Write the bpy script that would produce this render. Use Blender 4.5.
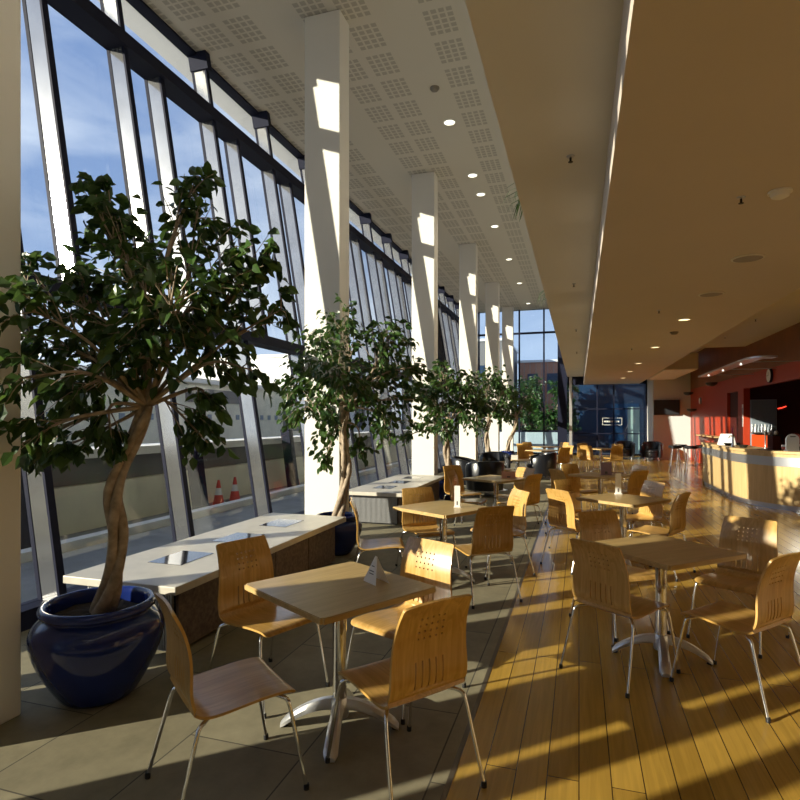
import bpy, bmesh, math, random
from mathutils import Vector, Matrix, Quaternion, noise

for o in list(bpy.data.objects):
    bpy.data.objects.remove(o)
SC = bpy.context.scene
COL = SC.collection
PI = math.pi

# ------------------------------------------------------------------ camera
cam = bpy.data.cameras.new('camera')
cam_o = bpy.data.objects.new('camera', cam)
COL.objects.link(cam_o)
cam_o.location = (0, 0, 1.58)
cam_o.rotation_euler = (PI / 2, 0, math.atan(179 / 567))
cam.sensor_width = 36
cam.lens = 567 / 800 * 36
cam.shift_y = 0.025
cam.clip_end = 500
SC.camera = cam_o

# ------------------------------------------------------------------ world, sun, exposure
SUN_STRENGTH = 8.5
SKY_STRENGTH = 1.55
EXPOSURE = 0.24
W = bpy.data.worlds.new('sky')
SC.world = W
W.use_nodes = True
nt = W.node_tree
nt.nodes.clear()
def wn(t, **k):
    n = nt.nodes.new(t)
    for a, b in k.items():
        setattr(n, a, b)
    return n
tc = wn('ShaderNodeTexCoord')
sep = wn('ShaderNodeSeparateXYZ')
nt.links.new(tc.outputs['Generated'], sep.inputs[0])
ramp = wn('ShaderNodeValToRGB')
ramp.color_ramp.elements[0].position = 0.0
ramp.color_ramp.elements[0].color = (0.46, 0.54, 0.66, 1)
ramp.color_ramp.elements[1].position = 0.75
ramp.color_ramp.elements[1].color = (0.075, 0.15, 0.36, 1)
e = ramp.color_ramp.elements.new(0.25)
e.color = (0.19, 0.27, 0.45, 1)
nt.links.new(sep.outputs['Z'], ramp.inputs[0])
mp = wn('ShaderNodeMapping')
mp.inputs['Scale'].default_value = (1.2, 1.2, 3.5)
mp.inputs['Rotation'].default_value = (0.2, 0.3, 0.5)
nt.links.new(tc.outputs['Generated'], mp.inputs[0])
ns = wn('ShaderNodeTexNoise')
ns.inputs['Scale'].default_value = 2.6
ns.inputs['Detail'].default_value = 9
ns.inputs['Roughness'].default_value = 0.55
ns.inputs['Distortion'].default_value = 0.6
nt.links.new(mp.outputs[0], ns.inputs['Vector'])
cr = wn('ShaderNodeValToRGB')
cr.color_ramp.elements[0].position = 0.34
cr.color_ramp.elements[0].color = (0, 0, 0, 1)
cr.color_ramp.elements[1].position = 0.75
cr.color_ramp.elements[1].color = (0.75, 0.75, 0.75, 1)
nt.links.new(ns.outputs[0], cr.inputs[0])
mx = wn('ShaderNodeMix', data_type='RGBA')
nt.links.new(cr.outputs[0], mx.inputs[0])
nt.links.new(ramp.outputs[0], mx.inputs[6])
mx.inputs[7].default_value = (0.62, 0.66, 0.74, 1)
bg = wn('ShaderNodeBackground')
bg.inputs[1].default_value = SKY_STRENGTH
nt.links.new(mx.outputs[2], bg.inputs[0])
wo = wn('ShaderNodeOutputWorld')
nt.links.new(bg.outputs[0], wo.inputs[0])

sl = bpy.data.lights.new('sun', 'SUN')
sl.energy = SUN_STRENGTH
sl.color = (1.0, 0.88, 0.70)
sl.angle = math.radians(0.5)
so = bpy.data.objects.new('sun', sl)
COL.objects.link(so)
so.location = (-20, -16, 12)
so.rotation_euler = Vector((1.2, 1.0, -0.45)).to_track_quat('-Z', 'Y').to_euler()

SC.view_settings.view_transform = 'Standard'
SC.view_settings.look = 'None'
SC.view_settings.gamma = 1
SC.view_settings.use_curve_mapping = False
SC.view_settings.exposure = EXPOSURE
cy = SC.cycles
cy.max_bounces = 14
cy.diffuse_bounces = 7
cy.glossy_bounces = 4
cy.transparent_max_bounces = 24
cy.caustics_reflective = False
cy.caustics_refractive = False
cy.blur_glossy = 0.6
cy.sample_clamp_indirect = 8
cy.use_denoising = True

# ------------------------------------------------------------------ materials
MATS = {}
def srgb(r, g, b):
    f = lambda c: (c / 255 / 12.92) if c / 255 <= 0.04045 else ((c / 255 + 0.055) / 1.055) ** 2.4
    return (f(r), f(g), f(b), 1)
def mat(name, col, rough=0.5, metal=0.0, spec=0.5, coat=0.0, noise_amt=0.0, noise_scale=8.0, bump=0.0, emit=None, emit_s=0.0):
    m = bpy.data.materials.new(name)
    m.use_nodes = True
    N, Lk = m.node_tree.nodes, m.node_tree.links
    b = N['Principled BSDF']
    b.inputs['Base Color'].default_value = col if len(col) == 4 else (*col, 1)
    b.inputs['Roughness'].default_value = rough
    b.inputs['Metallic'].default_value = metal
    b.inputs['Specular IOR Level'].default_value = spec
    b.inputs['Coat Weight'].default_value = coat
    b.inputs['Coat Roughness'].default_value = 0.1
    if noise_amt or bump:
        t = N.new('ShaderNodeTexCoord')
        n = N.new('ShaderNodeTexNoise')
        n.inputs['Scale'].default_value = noise_scale
        n.inputs['Detail'].default_value = 6
        Lk.new(t.outputs['Object'], n.inputs['Vector'])
        if noise_amt:
            r = N.new('ShaderNodeValToRGB')
            c = Vector(col[:3])
            r.color_ramp.elements[0].position = 0.3
            r.color_ramp.elements[0].color = (*(c * (1 - noise_amt)), 1)
            r.color_ramp.elements[1].position = 0.7
            r.color_ramp.elements[1].color = (*(c * (1 + noise_amt)), 1)
            Lk.new(n.outputs[0], r.inputs[0])
            Lk.new(r.outputs[0], b.inputs['Base Color'])
        if bump:
            bp = N.new('ShaderNodeBump')
            bp.inputs['Strength'].default_value = bump
            bp.inputs['Distance'].default_value = 0.01
            Lk.new(n.outputs[0], bp.inputs['Height'])
            Lk.new(bp.outputs[0], b.inputs['Normal'])
    if emit:
        b.inputs['Emission Color'].default_value = (*emit, 1)
        b.inputs['Emission Strength'].default_value = emit_s
    MATS[name] = m
    return m
def veneer(name, c0, c1, rough, axis='Y', scale=1.0, coat=0.0):
    m = mat(name, c0, rough, coat=coat)
    N, Lk = m.node_tree.nodes, m.node_tree.links
    b = N['Principled BSDF']
    t = N.new('ShaderNodeTexCoord')
    mp = N.new('ShaderNodeMapping')
    s = [14 * scale] * 3
    s['XYZ'.index(axis)] = 0.9 * scale
    mp.inputs['Scale'].default_value = s
    Lk.new(t.outputs['Object'], mp.inputs[0])
    n = N.new('ShaderNodeTexNoise')
    n.inputs['Scale'].default_value = 2.2
    n.inputs['Detail'].default_value = 7
    n.inputs['Distortion'].default_value = 1.2
    Lk.new(mp.outputs[0], n.inputs['Vector'])
    r = N.new('ShaderNodeValToRGB')
    r.color_ramp.elements[0].position = 0.36
    r.color_ramp.elements[0].color = (*c0[:3], 1)
    r.color_ramp.elements[1].position = 0.64
    r.color_ramp.elements[1].color = (*c1[:3], 1)
    Lk.new(n.outputs[0], r.inputs[0])
    Lk.new(r.outputs[0], b.inputs['Base Color'])
    return m
def glass(name, tint=(0.93, 0.96, 0.96), refl=0.95):
    m = bpy.data.materials.new(name)
    m.use_nodes = True
    N, Lk = m.node_tree.nodes, m.node_tree.links
    N.clear()
    lw = N.new('ShaderNodeLayerWeight')
    lw.inputs[0].default_value = 0.5
    pw = N.new('ShaderNodeMath'); pw.operation = 'POWER'
    pw.inputs[1].default_value = 5
    Lk.new(lw.outputs['Facing'], pw.inputs[0])
    ma = N.new('ShaderNodeMath'); ma.operation = 'MULTIPLY_ADD'
    ma.inputs[1].default_value = refl
    ma.inputs[2].default_value = 0.035
    Lk.new(pw.outputs[0], ma.inputs[0])
    tr = N.new('ShaderNodeBsdfTransparent'); tr.inputs[0].default_value = (*tint, 1)
    gl = N.new('ShaderNodeBsdfGlossy'); gl.inputs['Roughness'].default_value = 0.0
    mi = N.new('ShaderNodeMixShader')
    Lk.new(ma.outputs[0], mi.inputs[0]); Lk.new(tr.outputs[0], mi.inputs[1]); Lk.new(gl.outputs[0], mi.inputs[2])
    ou = N.new('ShaderNodeOutputMaterial')
    Lk.new(mi.outputs[0], ou.inputs[0])
    MATS[name] = m
    return m
def brickmat(name, c1, c2, mortar, bw, rh, ms, rough, rot=0.0, grain=0.0, bump=0.15, coat=0.0, spec=0.5, offset=0.5, blotch=0.0):
    m = mat(name, c1, rough, coat=coat, spec=spec)
    N, Lk = m.node_tree.nodes, m.node_tree.links
    b = N['Principled BSDF']
    t = N.new('ShaderNodeTexCoord')
    mp = N.new('ShaderNodeMapping'); mp.inputs['Rotation'].default_value = (0, 0, rot)
    Lk.new(t.outputs['Object'], mp.inputs[0])
    br = N.new('ShaderNodeTexBrick')
    br.offset = offset
    for k, v in (('Color1', (*c1[:3], 1)), ('Color2', (*c2[:3], 1)), ('Mortar', (*mortar[:3], 1)), ('Scale', 1.0), ('Mortar Size', ms), ('Mortar Smooth', 0.1), ('Bias', 0.0), ('Brick Width', bw), ('Row Height', rh)):
        br.inputs[k].default_value = v
    Lk.new(mp.outputs[0], br.inputs['Vector'])
    src = br.outputs['Color']
    if grain:
        m2 = N.new('ShaderNodeMapping'); m2.inputs['Scale'].default_value = (1.2, 26, 26)
        Lk.new(mp.outputs[0], m2.inputs[0])
        n = N.new('ShaderNodeTexNoise'); n.inputs['Scale'].default_value = 1.6; n.inputs['Detail'].default_value = 8; n.inputs['Distortion'].default_value = 0.8
        Lk.new(m2.outputs[0], n.inputs['Vector'])
        mr = N.new('ShaderNodeMapRange'); mr.inputs[1].default_value = 0.3; mr.inputs[2].default_value = 0.7
        mr.inputs[3].default_value = 1 - grain; mr.inputs[4].default_value = 1 + grain
        Lk.new(n.outputs[0], mr.inputs[0])
        mu = N.new('ShaderNodeVectorMath'); mu.operation = 'SCALE'
        Lk.new(src, mu.inputs[0]); Lk.new(mr.outputs[0], mu.inputs['Scale'])
        src = mu.outputs[0]
    if blotch:
        n = N.new('ShaderNodeTexNoise'); n.inputs['Scale'].default_value = 5; n.inputs['Detail'].default_value = 9; n.inputs['Roughness'].default_value = 0.65
        Lk.new(mp.outputs[0], n.inputs['Vector'])
        mr = N.new('ShaderNodeMapRange'); mr.inputs[1].default_value = 0.3; mr.inputs[2].default_value = 0.7
        mr.inputs[3].default_value = 1 - blotch; mr.inputs[4].default_value = 1 + blotch
        Lk.new(n.outputs[0], mr.inputs[0])
        mu = N.new('ShaderNodeVectorMath'); mu.operation = 'SCALE'
        Lk.new(src, mu.inputs[0]); Lk.new(mr.outputs[0], mu.inputs['Scale'])
        src = mu.outputs[0]
    Lk.new(src, b.inputs['Base Color'])
    if bump:
        bp = N.new('ShaderNodeBump'); bp.inputs['Strength'].default_value = bump; bp.inputs['Distance'].default_value = 0.004; bp.invert = True
        Lk.new(br.outputs['Fac'], bp.inputs['Height'])
        Lk.new(bp.outputs[0], b.inputs['Normal'])
    return m

PLY = veneer('ply', (0.455, 0.260, 0.058), (0.61, 0.362, 0.115), 0.34, 'Z', 1.0, coat=0.45)
PLY_SEAT = veneer('ply_seat', (0.455, 0.260, 0.058), (0.61, 0.362, 0.115), 0.30, 'Y', 1.0, coat=0.3)
TOPM = veneer('table_veneer', (0.47, 0.315, 0.125), (0.57, 0.40, 0.17), 0.33, 'X', 0.9, coat=0.15)
EDGEM = mat('edge_band', (0.42, 0.24, 0.09), 0.4)
CHROME = mat('chrome', (0.80, 0.80, 0.80), 0.14, 1.0)
ALU = mat('cast_aluminium', (0.74, 0.74, 0.75), 0.34, 0.75)
BLACKP = mat('black_rubber', (0.012, 0.012, 0.013), 0.5)
WHITE = mat('white_paint', (0.80, 0.77, 0.71), 0.55, noise_amt=0.015, noise_scale=2)
CREAM = mat('cream_paint', (0.74, 0.715, 0.66), 0.6, noise_amt=0.015, noise_scale=1.5)
SOFFIT = mat('warm_soffit_paint', (0.60, 0.525, 0.45), 0.6, noise_amt=0.02, noise_scale=1.2)
NAVYM = mat('navy_metal', (0.016, 0.018, 0.036), 0.55, 0.0, spec=0.08)
MULM = mat('mullion_metal', (0.50, 0.50, 0.51), 0.15, 0.85, noise_amt=0.10, noise_scale=3.0)
CARD = mat('card', (0.86, 0.84, 0.80), 0.6)
CARDP = mat('purple_card', (0.34, 0.24, 0.32), 0.5)
CARDPINK = mat('pink_card', (0.72, 0.42, 0.34), 0.5)
INK = mat('ink', (0.10, 0.09, 0.10), 0.6)
POTM = mat('blue_glaze', (0.012, 0.026, 0.15), 0.10, coat=0.2, spec=0.4, noise_amt=0.12, noise_scale=4)
SOIL = mat('soil', (0.035, 0.024, 0.016), 0.95, noise_amt=0.5, noise_scale=30, bump=1.0)
BARK = mat('bark', (0.37, 0.29, 0.21), 0.85, noise_amt=0.35, noise_scale=18, bump=0.8)
STONETOP = mat('pale_stone', (0.60, 0.56, 0.48), 0.35, noise_amt=0.07, noise_scale=9)
BENCHP = mat('brown_granite', (0.13, 0.095, 0.080), 0.45, noise_amt=0.5, noise_scale=35)
PERF = mat('perforated_steel', (0.42, 0.42, 0.43), 0.4, 0.7, noise_amt=0.1, noise_scale=60)
DARKGL = mat('dark_glass', (0.02, 0.02, 0.024), 0.06, coat=0.5)
LEATHER = mat('black_leather', (0.010, 0.011, 0.015), 0.28, bump=0.15, noise_scale=40)
REDW = mat('red_gloss_wall', (0.42, 0.045, 0.017), 0.42, spec=0.3, noise_amt=0.03, noise_scale=1.0)
BROWNW = mat('upper_brown_veneer', (0.24, 0.085, 0.026), 0.42, spec=0.3, noise_amt=0.2, noise_scale=2.0)
DKRED = mat('dark_maroon', (0.06, 0.010, 0.008), 0.6, spec=0.2)
ORANGE = mat('orange_red_panel', (0.75, 0.09, 0.02), 0.35)
BARW = veneer('bar_maple', (0.55, 0.38, 0.17), (0.64, 0.46, 0.22), 0.35, 'Z', 0.6)
STEEL = mat('brushed_steel', (0.55, 0.56, 0.60), 0.32, 0.85)
GREYP = mat('grey_panel', (0.28, 0.33, 0.39), 0.4)
SCREEN = mat('tv_screen', (0.02, 0.023, 0.028), 0.45)
GLASS = glass('clear_glass')
GLASSB = glass('end_glass', (0.80, 0.87, 0.92))
LAMPON = mat('lamp_lens', (0.9, 0.9, 0.85), 0.3, emit=(1.0, 0.97, 0.78), emit_s=2.2)
LAMPWARM = mat('warm_lamp_lens', (0.9, 0.8, 0.6), 0.3, emit=(1.0, 0.80, 0.45), emit_s=2.0)
NEON = mat('red_neon', (0.9, 0.05, 0.03), 0.3, emit=(1.0, 0.06, 0.03), emit_s=1.6)
PINKB = mat('pink_badge', (0.45, 0.06, 0.22), 0.3)
GREYV = mat('grey_vent', (0.26, 0.23, 0.19), 0.5)
ROADM = mat('tarmac', (0.24, 0.24, 0.23), 0.85, noise_amt=0.15, noise_scale=3)
CONC = mat('exterior_render', (0.84, 0.79, 0.62), 0.85, noise_amt=0.10, noise_scale=1.5)
CONCD = mat('dark_grey_and_shade', (0.20, 0.19, 0.18), 0.8)
LEDGE = mat('white_coping', (0.85, 0.83, 0.78), 0.7)
NAVYB = mat('navy_cladding', (0.010, 0.018, 0.040), 0.6, noise_amt=0.3, noise_scale=0.6)
BLUEGL = mat('blue_window', (0.014, 0.040, 0.085), 0.3)
LEAFW = mat('white_letters', (0.75, 0.75, 0.70), 0.6)
CONEM = mat('traffic_red', (0.65, 0.07, 0.05), 0.5)
BRICKR = brickmat('red_brick', (0.46, 0.19, 0.11), (0.54, 0.25, 0.15), (0.35, 0.30, 0.26), 0.45, 0.15, 0.02, 0.85, bump=0)
STONEF = brickmat('stone_tiles', (0.235, 0.208, 0.138), (0.30, 0.267, 0.178), (0.10, 0.09, 0.07), 1.2, 0.62, 0.004, 0.7, rot=PI / 2, bump=0.3, blotch=0.18, spec=0.15)
WOODF = brickmat('timber_boards', (0.385, 0.226, 0.038), (0.51, 0.312, 0.058), (0.05, 0.025, 0.008), 2.6, 0.135, 0.0025, 0.24, rot=PI / 2, grain=0.14, bump=0.3, coat=0.15)

def leafmat(name, c0, c1):
    m = bpy.data.materials.new(name)
    m.use_nodes = True
    N, Lk = m.node_tree.nodes, m.node_tree.links
    b = N['Principled BSDF']
    b.inputs['Roughness'].default_value = 0.32
    g = N.new('ShaderNodeNewGeometry')
    r = N.new('ShaderNodeValToRGB')
    r.color_ramp.elements[0].color = (*c0, 1)
    r.color_ramp.elements[1].color = (*c1, 1)
    Lk.new(g.outputs['Random Per Island'], r.inputs[0])
    Lk.new(r.outputs[0], b.inputs['Base Color'])
    tl = N.new('ShaderNodeBsdfTranslucent')
    hs = N.new('ShaderNodeHueSaturation'); hs.inputs['Value'].default_value = 1.6; hs.inputs['Hue'].default_value = 0.47
    Lk.new(r.outputs[0], hs.inputs['Color'])
    Lk.new(hs.outputs[0], tl.inputs[0])
    mi = N.new('ShaderNodeMixShader'); mi.inputs[0].default_value = 0.28
    Lk.new(b.outputs[0], mi.inputs[1]); Lk.new(tl.outputs[0], mi.inputs[2])
    Lk.new(mi.outputs[0], N['Material Output'].inputs[0])
    return m
LEAF = leafmat('fig_leaf', (0.018, 0.050, 0.014), (0.070, 0.145, 0.028))
HEDGE = leafmat('outdoor_leaf', (0.015, 0.05, 0.010), (0.06, 0.14, 0.025))

def perf_ceiling():
    m = mat('perforated_ceiling', (0.62, 0.58, 0.50), 0.7)
    N, Lk = m.node_tree.nodes, m.node_tree.links
    b = N['Principled BSDF']
    t = N.new('ShaderNodeTexCoord')
    sp = N.new('ShaderNodeSeparateXYZ')
    Lk.new(t.outputs['Object'], sp.inputs[0])
    def M(op, a, b_=None, c=None):
        n = N.new('ShaderNodeMath'); n.operation = op
        for i, v in enumerate((a, b_, c)):
            if v is None: continue
            if isinstance(v, (int, float)): n.inputs[i].default_value = v
            else: Lk.new(v, n.inputs[i])
        return n.outputs[0]
    u = M('MULTIPLY', M('SUBTRACT', -1.45, sp.outputs[0]), 2.0)     # cells of 0.5 m going towards the glass
    cell = M('FLOOR', u)
    lx = M('FRACT', u)
    blank1 = M('COMPARE', cell, 1.0, 0.1)
    blank2 = M('COMPARE', cell, 4.0, 0.1)
    inside = M('GREATER_THAN', u, 0.0)
    keep = M('MULTIPLY', inside, M('SUBTRACT', 1.0, M('ADD', blank1, blank2)))
    ly = M('FRACT', M('DIVIDE', sp.outputs[1], 0.62))
    def holes(l, n):
        q = M('MULTIPLY', M('SUBTRACT', l, 0.1), n / 0.8)
        f = M('FRACT', q)
        a = M('MULTIPLY', M('GREATER_THAN', f, 0.14), M('LESS_THAN', f, 0.86))
        r = M('MULTIPLY', M('GREATER_THAN', q, 0.0), M('LESS_THAN', q, float(n)))
        return M('MULTIPLY', a, r)
    mask = M('MULTIPLY', keep, M('MULTIPLY', holes(lx, 4), holes(ly, 5)))
    mi = N.new('ShaderNodeMix'); mi.data_type = 'RGBA'
    mi.inputs[6].default_value = (0.64, 0.60, 0.52, 1)
    mi.inputs[7].default_value = (0.44, 0.41, 0.35, 1)
    Lk.new(mask, mi.inputs[0])
    Lk.new(mi.outputs[2], b.inputs['Base Color'])
    return m
PERFC = perf_ceiling()

# ------------------------------------------------------------------ mesh helpers
def link(name, bm, m, parent=None, smooth=False, loc=None):
    me = bpy.data.meshes.new(name)
    bm.normal_update()
    bm.to_mesh(me)
    bm.free()
    if m is not None:
        for mm in (m if isinstance(m, (list, tuple)) else [m]):
            me.materials.append(mm)
    if smooth:
        me.polygons.foreach_set('use_smooth', [True] * len(me.polygons))
        if smooth != 'all':
            try: me.set_sharp_from_angle(angle=math.radians(38))
            except Exception: pass
    o = bpy.data.objects.new(name, me)
    COL.objects.link(o)
    if parent: o.parent = parent
    if loc: o.location = loc
    return o
def tag(o, label, cat, group=None, kind=None):
    o['label'] = label
    o['category'] = cat
    if group: o['group'] = group
    if kind: o['kind'] = kind
    return o
def struct(o, label, cat='structure'):
    return tag(o, label, cat, kind='structure')
def empty(name, loc, rz=0.0):
    o = bpy.data.objects.new(name, None)
    o.empty_display_size = 0.1
    COL.objects.link(o)
    o.location = loc
    o.rotation_euler = (0, 0, rz)
    return o
KIDS = {}
def copy_tree(o, parent=None):
    c = o.copy()
    COL.objects.link(c)
    if parent: c.parent = parent
    for ch in list(o.children):
        copy_tree(ch, c)
    return c
def box(bm, x0, x1, y0, y1, z0, z1, bev=0.0, f=None):
    vs = [bm.verts.new(f(x, y, z) if f else (x, y, z)) for z in (z0, z1) for y in (y0, y1) for x in (x0, x1)]
    fs = [(0, 2, 3, 1), (4, 5, 7, 6), (0, 1, 5, 4), (2, 6, 7, 3), (0, 4, 6, 2), (1, 3, 7, 5)]
    faces = [bm.faces.new([vs[i] for i in q]) for q in fs]
    if bev:
        es = set(e for q in faces for e in q.edges)
        bmesh.ops.bevel(bm, geom=list(es), offset=bev, segments=3, affect='EDGES', profile=0.5)
    return faces
def B(*a, **k):
    bm = bmesh.new()
    box(bm, *a, **k)
    return bm
def catmull(P, n=6):
    P = [Vector(p) for p in P]
    Q = [P[0] * 2 - P[1]] + P + [P[-1] * 2 - P[-2]]
    out = []
    for i in range(1, len(Q) - 2):
        a, b, c, d = Q[i - 1], Q[i], Q[i + 1], Q[i + 2]
        for k in range(n):
            t = k / n
            out.append(0.5 * ((2 * b) + (c - a) * t + (2 * a - 5 * b + 4 * c - d) * t * t + (3 * b - a - 3 * c + d) * t ** 3))
    out.append(P[-1])
    return out
def tube(bm, pts, r, n=10, cap=True, jitter=None):
    pts = [Vector(p) for p in pts]
    rs = r if isinstance(r, (list, tuple)) else [r] * len(pts)
    rings = []
    up = None
    for i, p in enumerate(pts):
        d = (pts[min(i + 1, len(pts) - 1)] - pts[max(i - 1, 0)]).normalized()
        if up is None:
            up = d.orthogonal().normalized()
        up = (up - d * up.dot(d)).normalized()
        w = d.cross(up)
        rings.append([bm.verts.new(p + (up * math.cos(2 * PI * k / n) + w * math.sin(2 * PI * k / n)) * rs[i]) for k in range(n)])
    for a, b in zip(rings, rings[1:]):
        for k in range(n):
            bm.faces.new((a[k], a[(k + 1) % n], b[(k + 1) % n], b[k]))
    if cap:
        bm.faces.new(rings[0][::-1])
        bm.faces.new(rings[-1])
def T(pts, r, n=10, **k):
    bm = bmesh.new()
    tube(bm, pts, r, n, **k)
    return bm
def lathe(bm, prof, n=32, c=(0, 0, 0), axis='Z'):
    rings = []
    for r, z in prof:
        if r < 1e-6:
            rings.append([bm.verts.new((c[0], c[1], c[2] + z))])
        else:
            rings.append([bm.verts.new((c[0] + r * math.cos(2 * PI * k / n), c[1] + r * math.sin(2 * PI * k / n), c[2] + z)) for k in range(n)])
    for a, b in zip(rings, rings[1:]):
        for k in range(n):
            if len(a) == 1 and len(b) == 1: continue
            if len(a) == 1: bm.faces.new((a[0], b[k], b[(k + 1) % n]))
            elif len(b) == 1: bm.faces.new((a[k], a[(k + 1) % n], b[0]))
            else: bm.faces.new((a[k], a[(k + 1) % n], b[(k + 1) % n], b[k]))
    bmesh.ops.recalc_face_normals(bm, faces=bm.faces)
def LA(prof, n=32, c=(0, 0, 0)):
    bm = bmesh.new()
    lathe(bm, prof, n, c)
    return bm
def prism(bm, poly, z0, z1):
    a = [bm.verts.new((x, y, z0)) for x, y in poly]
    b = [bm.verts.new((x, y, z1)) for x, y in poly]
    bm.faces.new(a[::-1]); bm.faces.new(b)
    for i in range(len(poly)):
        j = (i + 1) % len(poly)
        bm.faces.new((a[i], a[j], b[j], b[i]))
    bmesh.ops.recalc_face_normals(bm, faces=bm.faces)
def strip(bm, path, o0, o1, z0, z1):
    """closed strip that follows a 2D path between two sideways offsets and two heights"""
    P = [Vector((x, y)) for x, y in path]
    nor = []
    for i in range(len(P)):
        d = (P[min(i + 1, len(P) - 1)] - P[max(i - 1, 0)]).normalized()
        nor.append(Vector((d.y, -d.x)))
    R = []
    for p, n in zip(P, nor):
        a, b = p + n * o0, p + n * o1
        R.append([bm.verts.new((q.x, q.y, z)) for q, z in ((a, z0), (b, z0), (b, z1), (a, z1))])
    for a, b in zip(R, R[1:]):
        for k in range(4):
            bm.faces.new((a[k], a[(k + 1) % 4], b[(k + 1) % 4], b[k]))
    bm.faces.new(R[0][::-1]); bm.faces.new(R[-1])
    bmesh.ops.recalc_face_normals(bm, faces=bm.faces)

# ------------------------------------------------------------------ setting
CEIL = 6.72
Y0, YE = -8.0, 27.0
XF = -0.54
def xg(z): return -4.10 - 0.165 * z
struct(link('floor', B(-4.3, XF - 0.012, Y0, YE, -0.12, 0.0), STONEF), 'grey stone tile floor along the glass wall', 'floor')
struct(link('floor', B(XF + 0.012, 7.2, Y0, YE, -0.12, 0.0), WOODF), 'polished amber timber board floor on the bar side', 'floor')
struct(link('trim_1', B(XF - 0.012, XF + 0.012, Y0, YE, -0.12, 0.002), mat('bronze_strip', (0.13, 0.11, 0.085), 0.4, 0.5)), 'thin metal strip where the stone floor meets the timber floor', 'trim')
struct(link('ceiling', B(-5.3, -0.05, Y0, YE + 0.2, CEIL, CEIL + 0.25), PERFC), 'high white ceiling with blocks of square perforations', 'ceiling')
MZ = 3.55
struct(link('ceiling', B(-0.51, 2.54, Y0, YE, MZ, MZ + 0.2), CREAM), 'pale underside of the upper floor beside the tall glass hall', 'ceiling')
struct(link('ceiling', B(0.20, 2.54, Y0, YE - 0.02, 3.18, MZ), SOFFIT), 'lowered warm beige soffit above the timber floor', 'ceiling')
struct(link('ceiling', B(2.54, 7.2, Y0, 17.1, 3.53, 3.75), CREAM), 'raised beige ceiling between the lowered soffit and the red wall', 'ceiling')
struct(link('ceiling', B(2.54, 4.4, 17.1, YE, 4.1, 4.3), CREAM), 'dim higher ceiling beyond the bar', 'ceiling')
struct(link('trim_2', B(2.54, 4.4, 17.08, 17.12, 3.53, 4.1), BROWNW), 'step between the two ceilings above the bar end', 'trim')
struct(link('trim_3', B(2.54, 2.62, 17.1, YE, 3.5, 4.1), CREAM), 'side of the ceiling step above the bar end', 'trim')
struct(link('trim_4', B(2.62, 3.62, 20.0, 24.8, 3.18, 3.72, bev=0.05), CREAM), 'boxed beige bulkhead above the television wall', 'bulkhead')
struct(link('wall_upper', B(-0.05, 0.12, Y0, YE, MZ + 0.2, CEIL + 0.25), WHITE), 'white upper wall above the edge of the upper floor', 'wall')
struct(link('wall_back', B(-5.4, 7.2, Y0 - 0.2, Y0, 0, 7.0), CREAM), 'plain wall behind the viewpoint', 'wall')
# red wall with the bar opening
ZH = 2.42
bm = bmesh.new()
box(bm, 4.2, 4.34, 6.5, 17.2, ZH, 2.78)
box(bm, 4.2, 4.34, 17.2, 17.8, 0, 2.78)
box(bm, 4.2, 4.34, 17.8, 19.0, 2.38, 2.78)
box(bm, 4.2, 4.34, 19.0, 24.8, 0, 2.78)
struct(link('wall_right', bm, REDW), 'glossy red wall behind the bar counter', 'wall')
struct(link('wall_right', B(4.2, 4.34, Y0, 6.5, 0, 2.784), mat('tan_wall', (0.46, 0.36, 0.25), 0.6)), 'plain pale wall on the right before the bar', 'wall')
struct(link('trim_5', B(4.2, 4.34, Y0, 24.8, 2.784, 4.3), BROWNW), 'brown veneered band above the red wall', 'trim')
struct(link('trim_6', B(4.19, 4.2, 17.2, 17.34, 0.0, ZH), REDW), 'bright red edge of the bar opening', 'trim')
door = empty('door_1', (4.28, 18.4, 0))
struct(door, 'dark maroon door set into the red wall', 'door')
link('door_leaf', B(0, 0.05, -0.6, 0.6, 0, 2.38), DKRED, door)
link('door_handle', T([(-0.0, 0.45, 0.95), (-0.05, 0.45, 0.95), (-0.05, 0.45, 1.15), (0.0, 0.45, 1.15)], 0.012, 8), STEEL, door)
bm = bmesh.new()
box(bm, 6.9, 7.05, 6.4, 17.5, 0, 3.5)
box(bm, 4.34, 7.05, 17.35, 17.5, 0, 3.5)
box(bm, 4.34, 7.05, 6.35, 6.5, 0, 3.5)
struct(link('wall_alcove', bm, DKRED), 'dark maroon walls of the bar recess', 'wall')
# television wall
struct(link('wall_end', B(2.85, 4.34, 24.8, 24.95, 0, 3.75), mat('cool_white_wall', (0.60, 0.64, 0.64), 0.6)), 'pale end wall carrying the television', 'wall')
struct(link('baseboard_end', B(2.85, 4.2, 24.78, 24.8, 0, 0.1), STEEL), 'grey skirting under the television wall', 'baseboard')

# pillars
def pillar(y0, y1, label):
    struct(link('column', B(-3.34, -2.85, y0, y1, 0, CEIL, bev=0.012), WHITE), label, 'column')
pillar(1.87, 2.29, 'white square column at the picture edge beside the large blue pot')
for i, (y, lb) in enumerate(((6.53, 'first tall white column beyond the near bench'), (11.39, 'second tall white column beyond the far bench'), (16.34, 'third tall white column beside the armchairs'),
                             (21.19, 'fourth tall white column towards the end glazing'), (25.99, 'fifth white column next to the end glazing'))):
    pillar(y, y + 0.31, lb)

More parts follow.
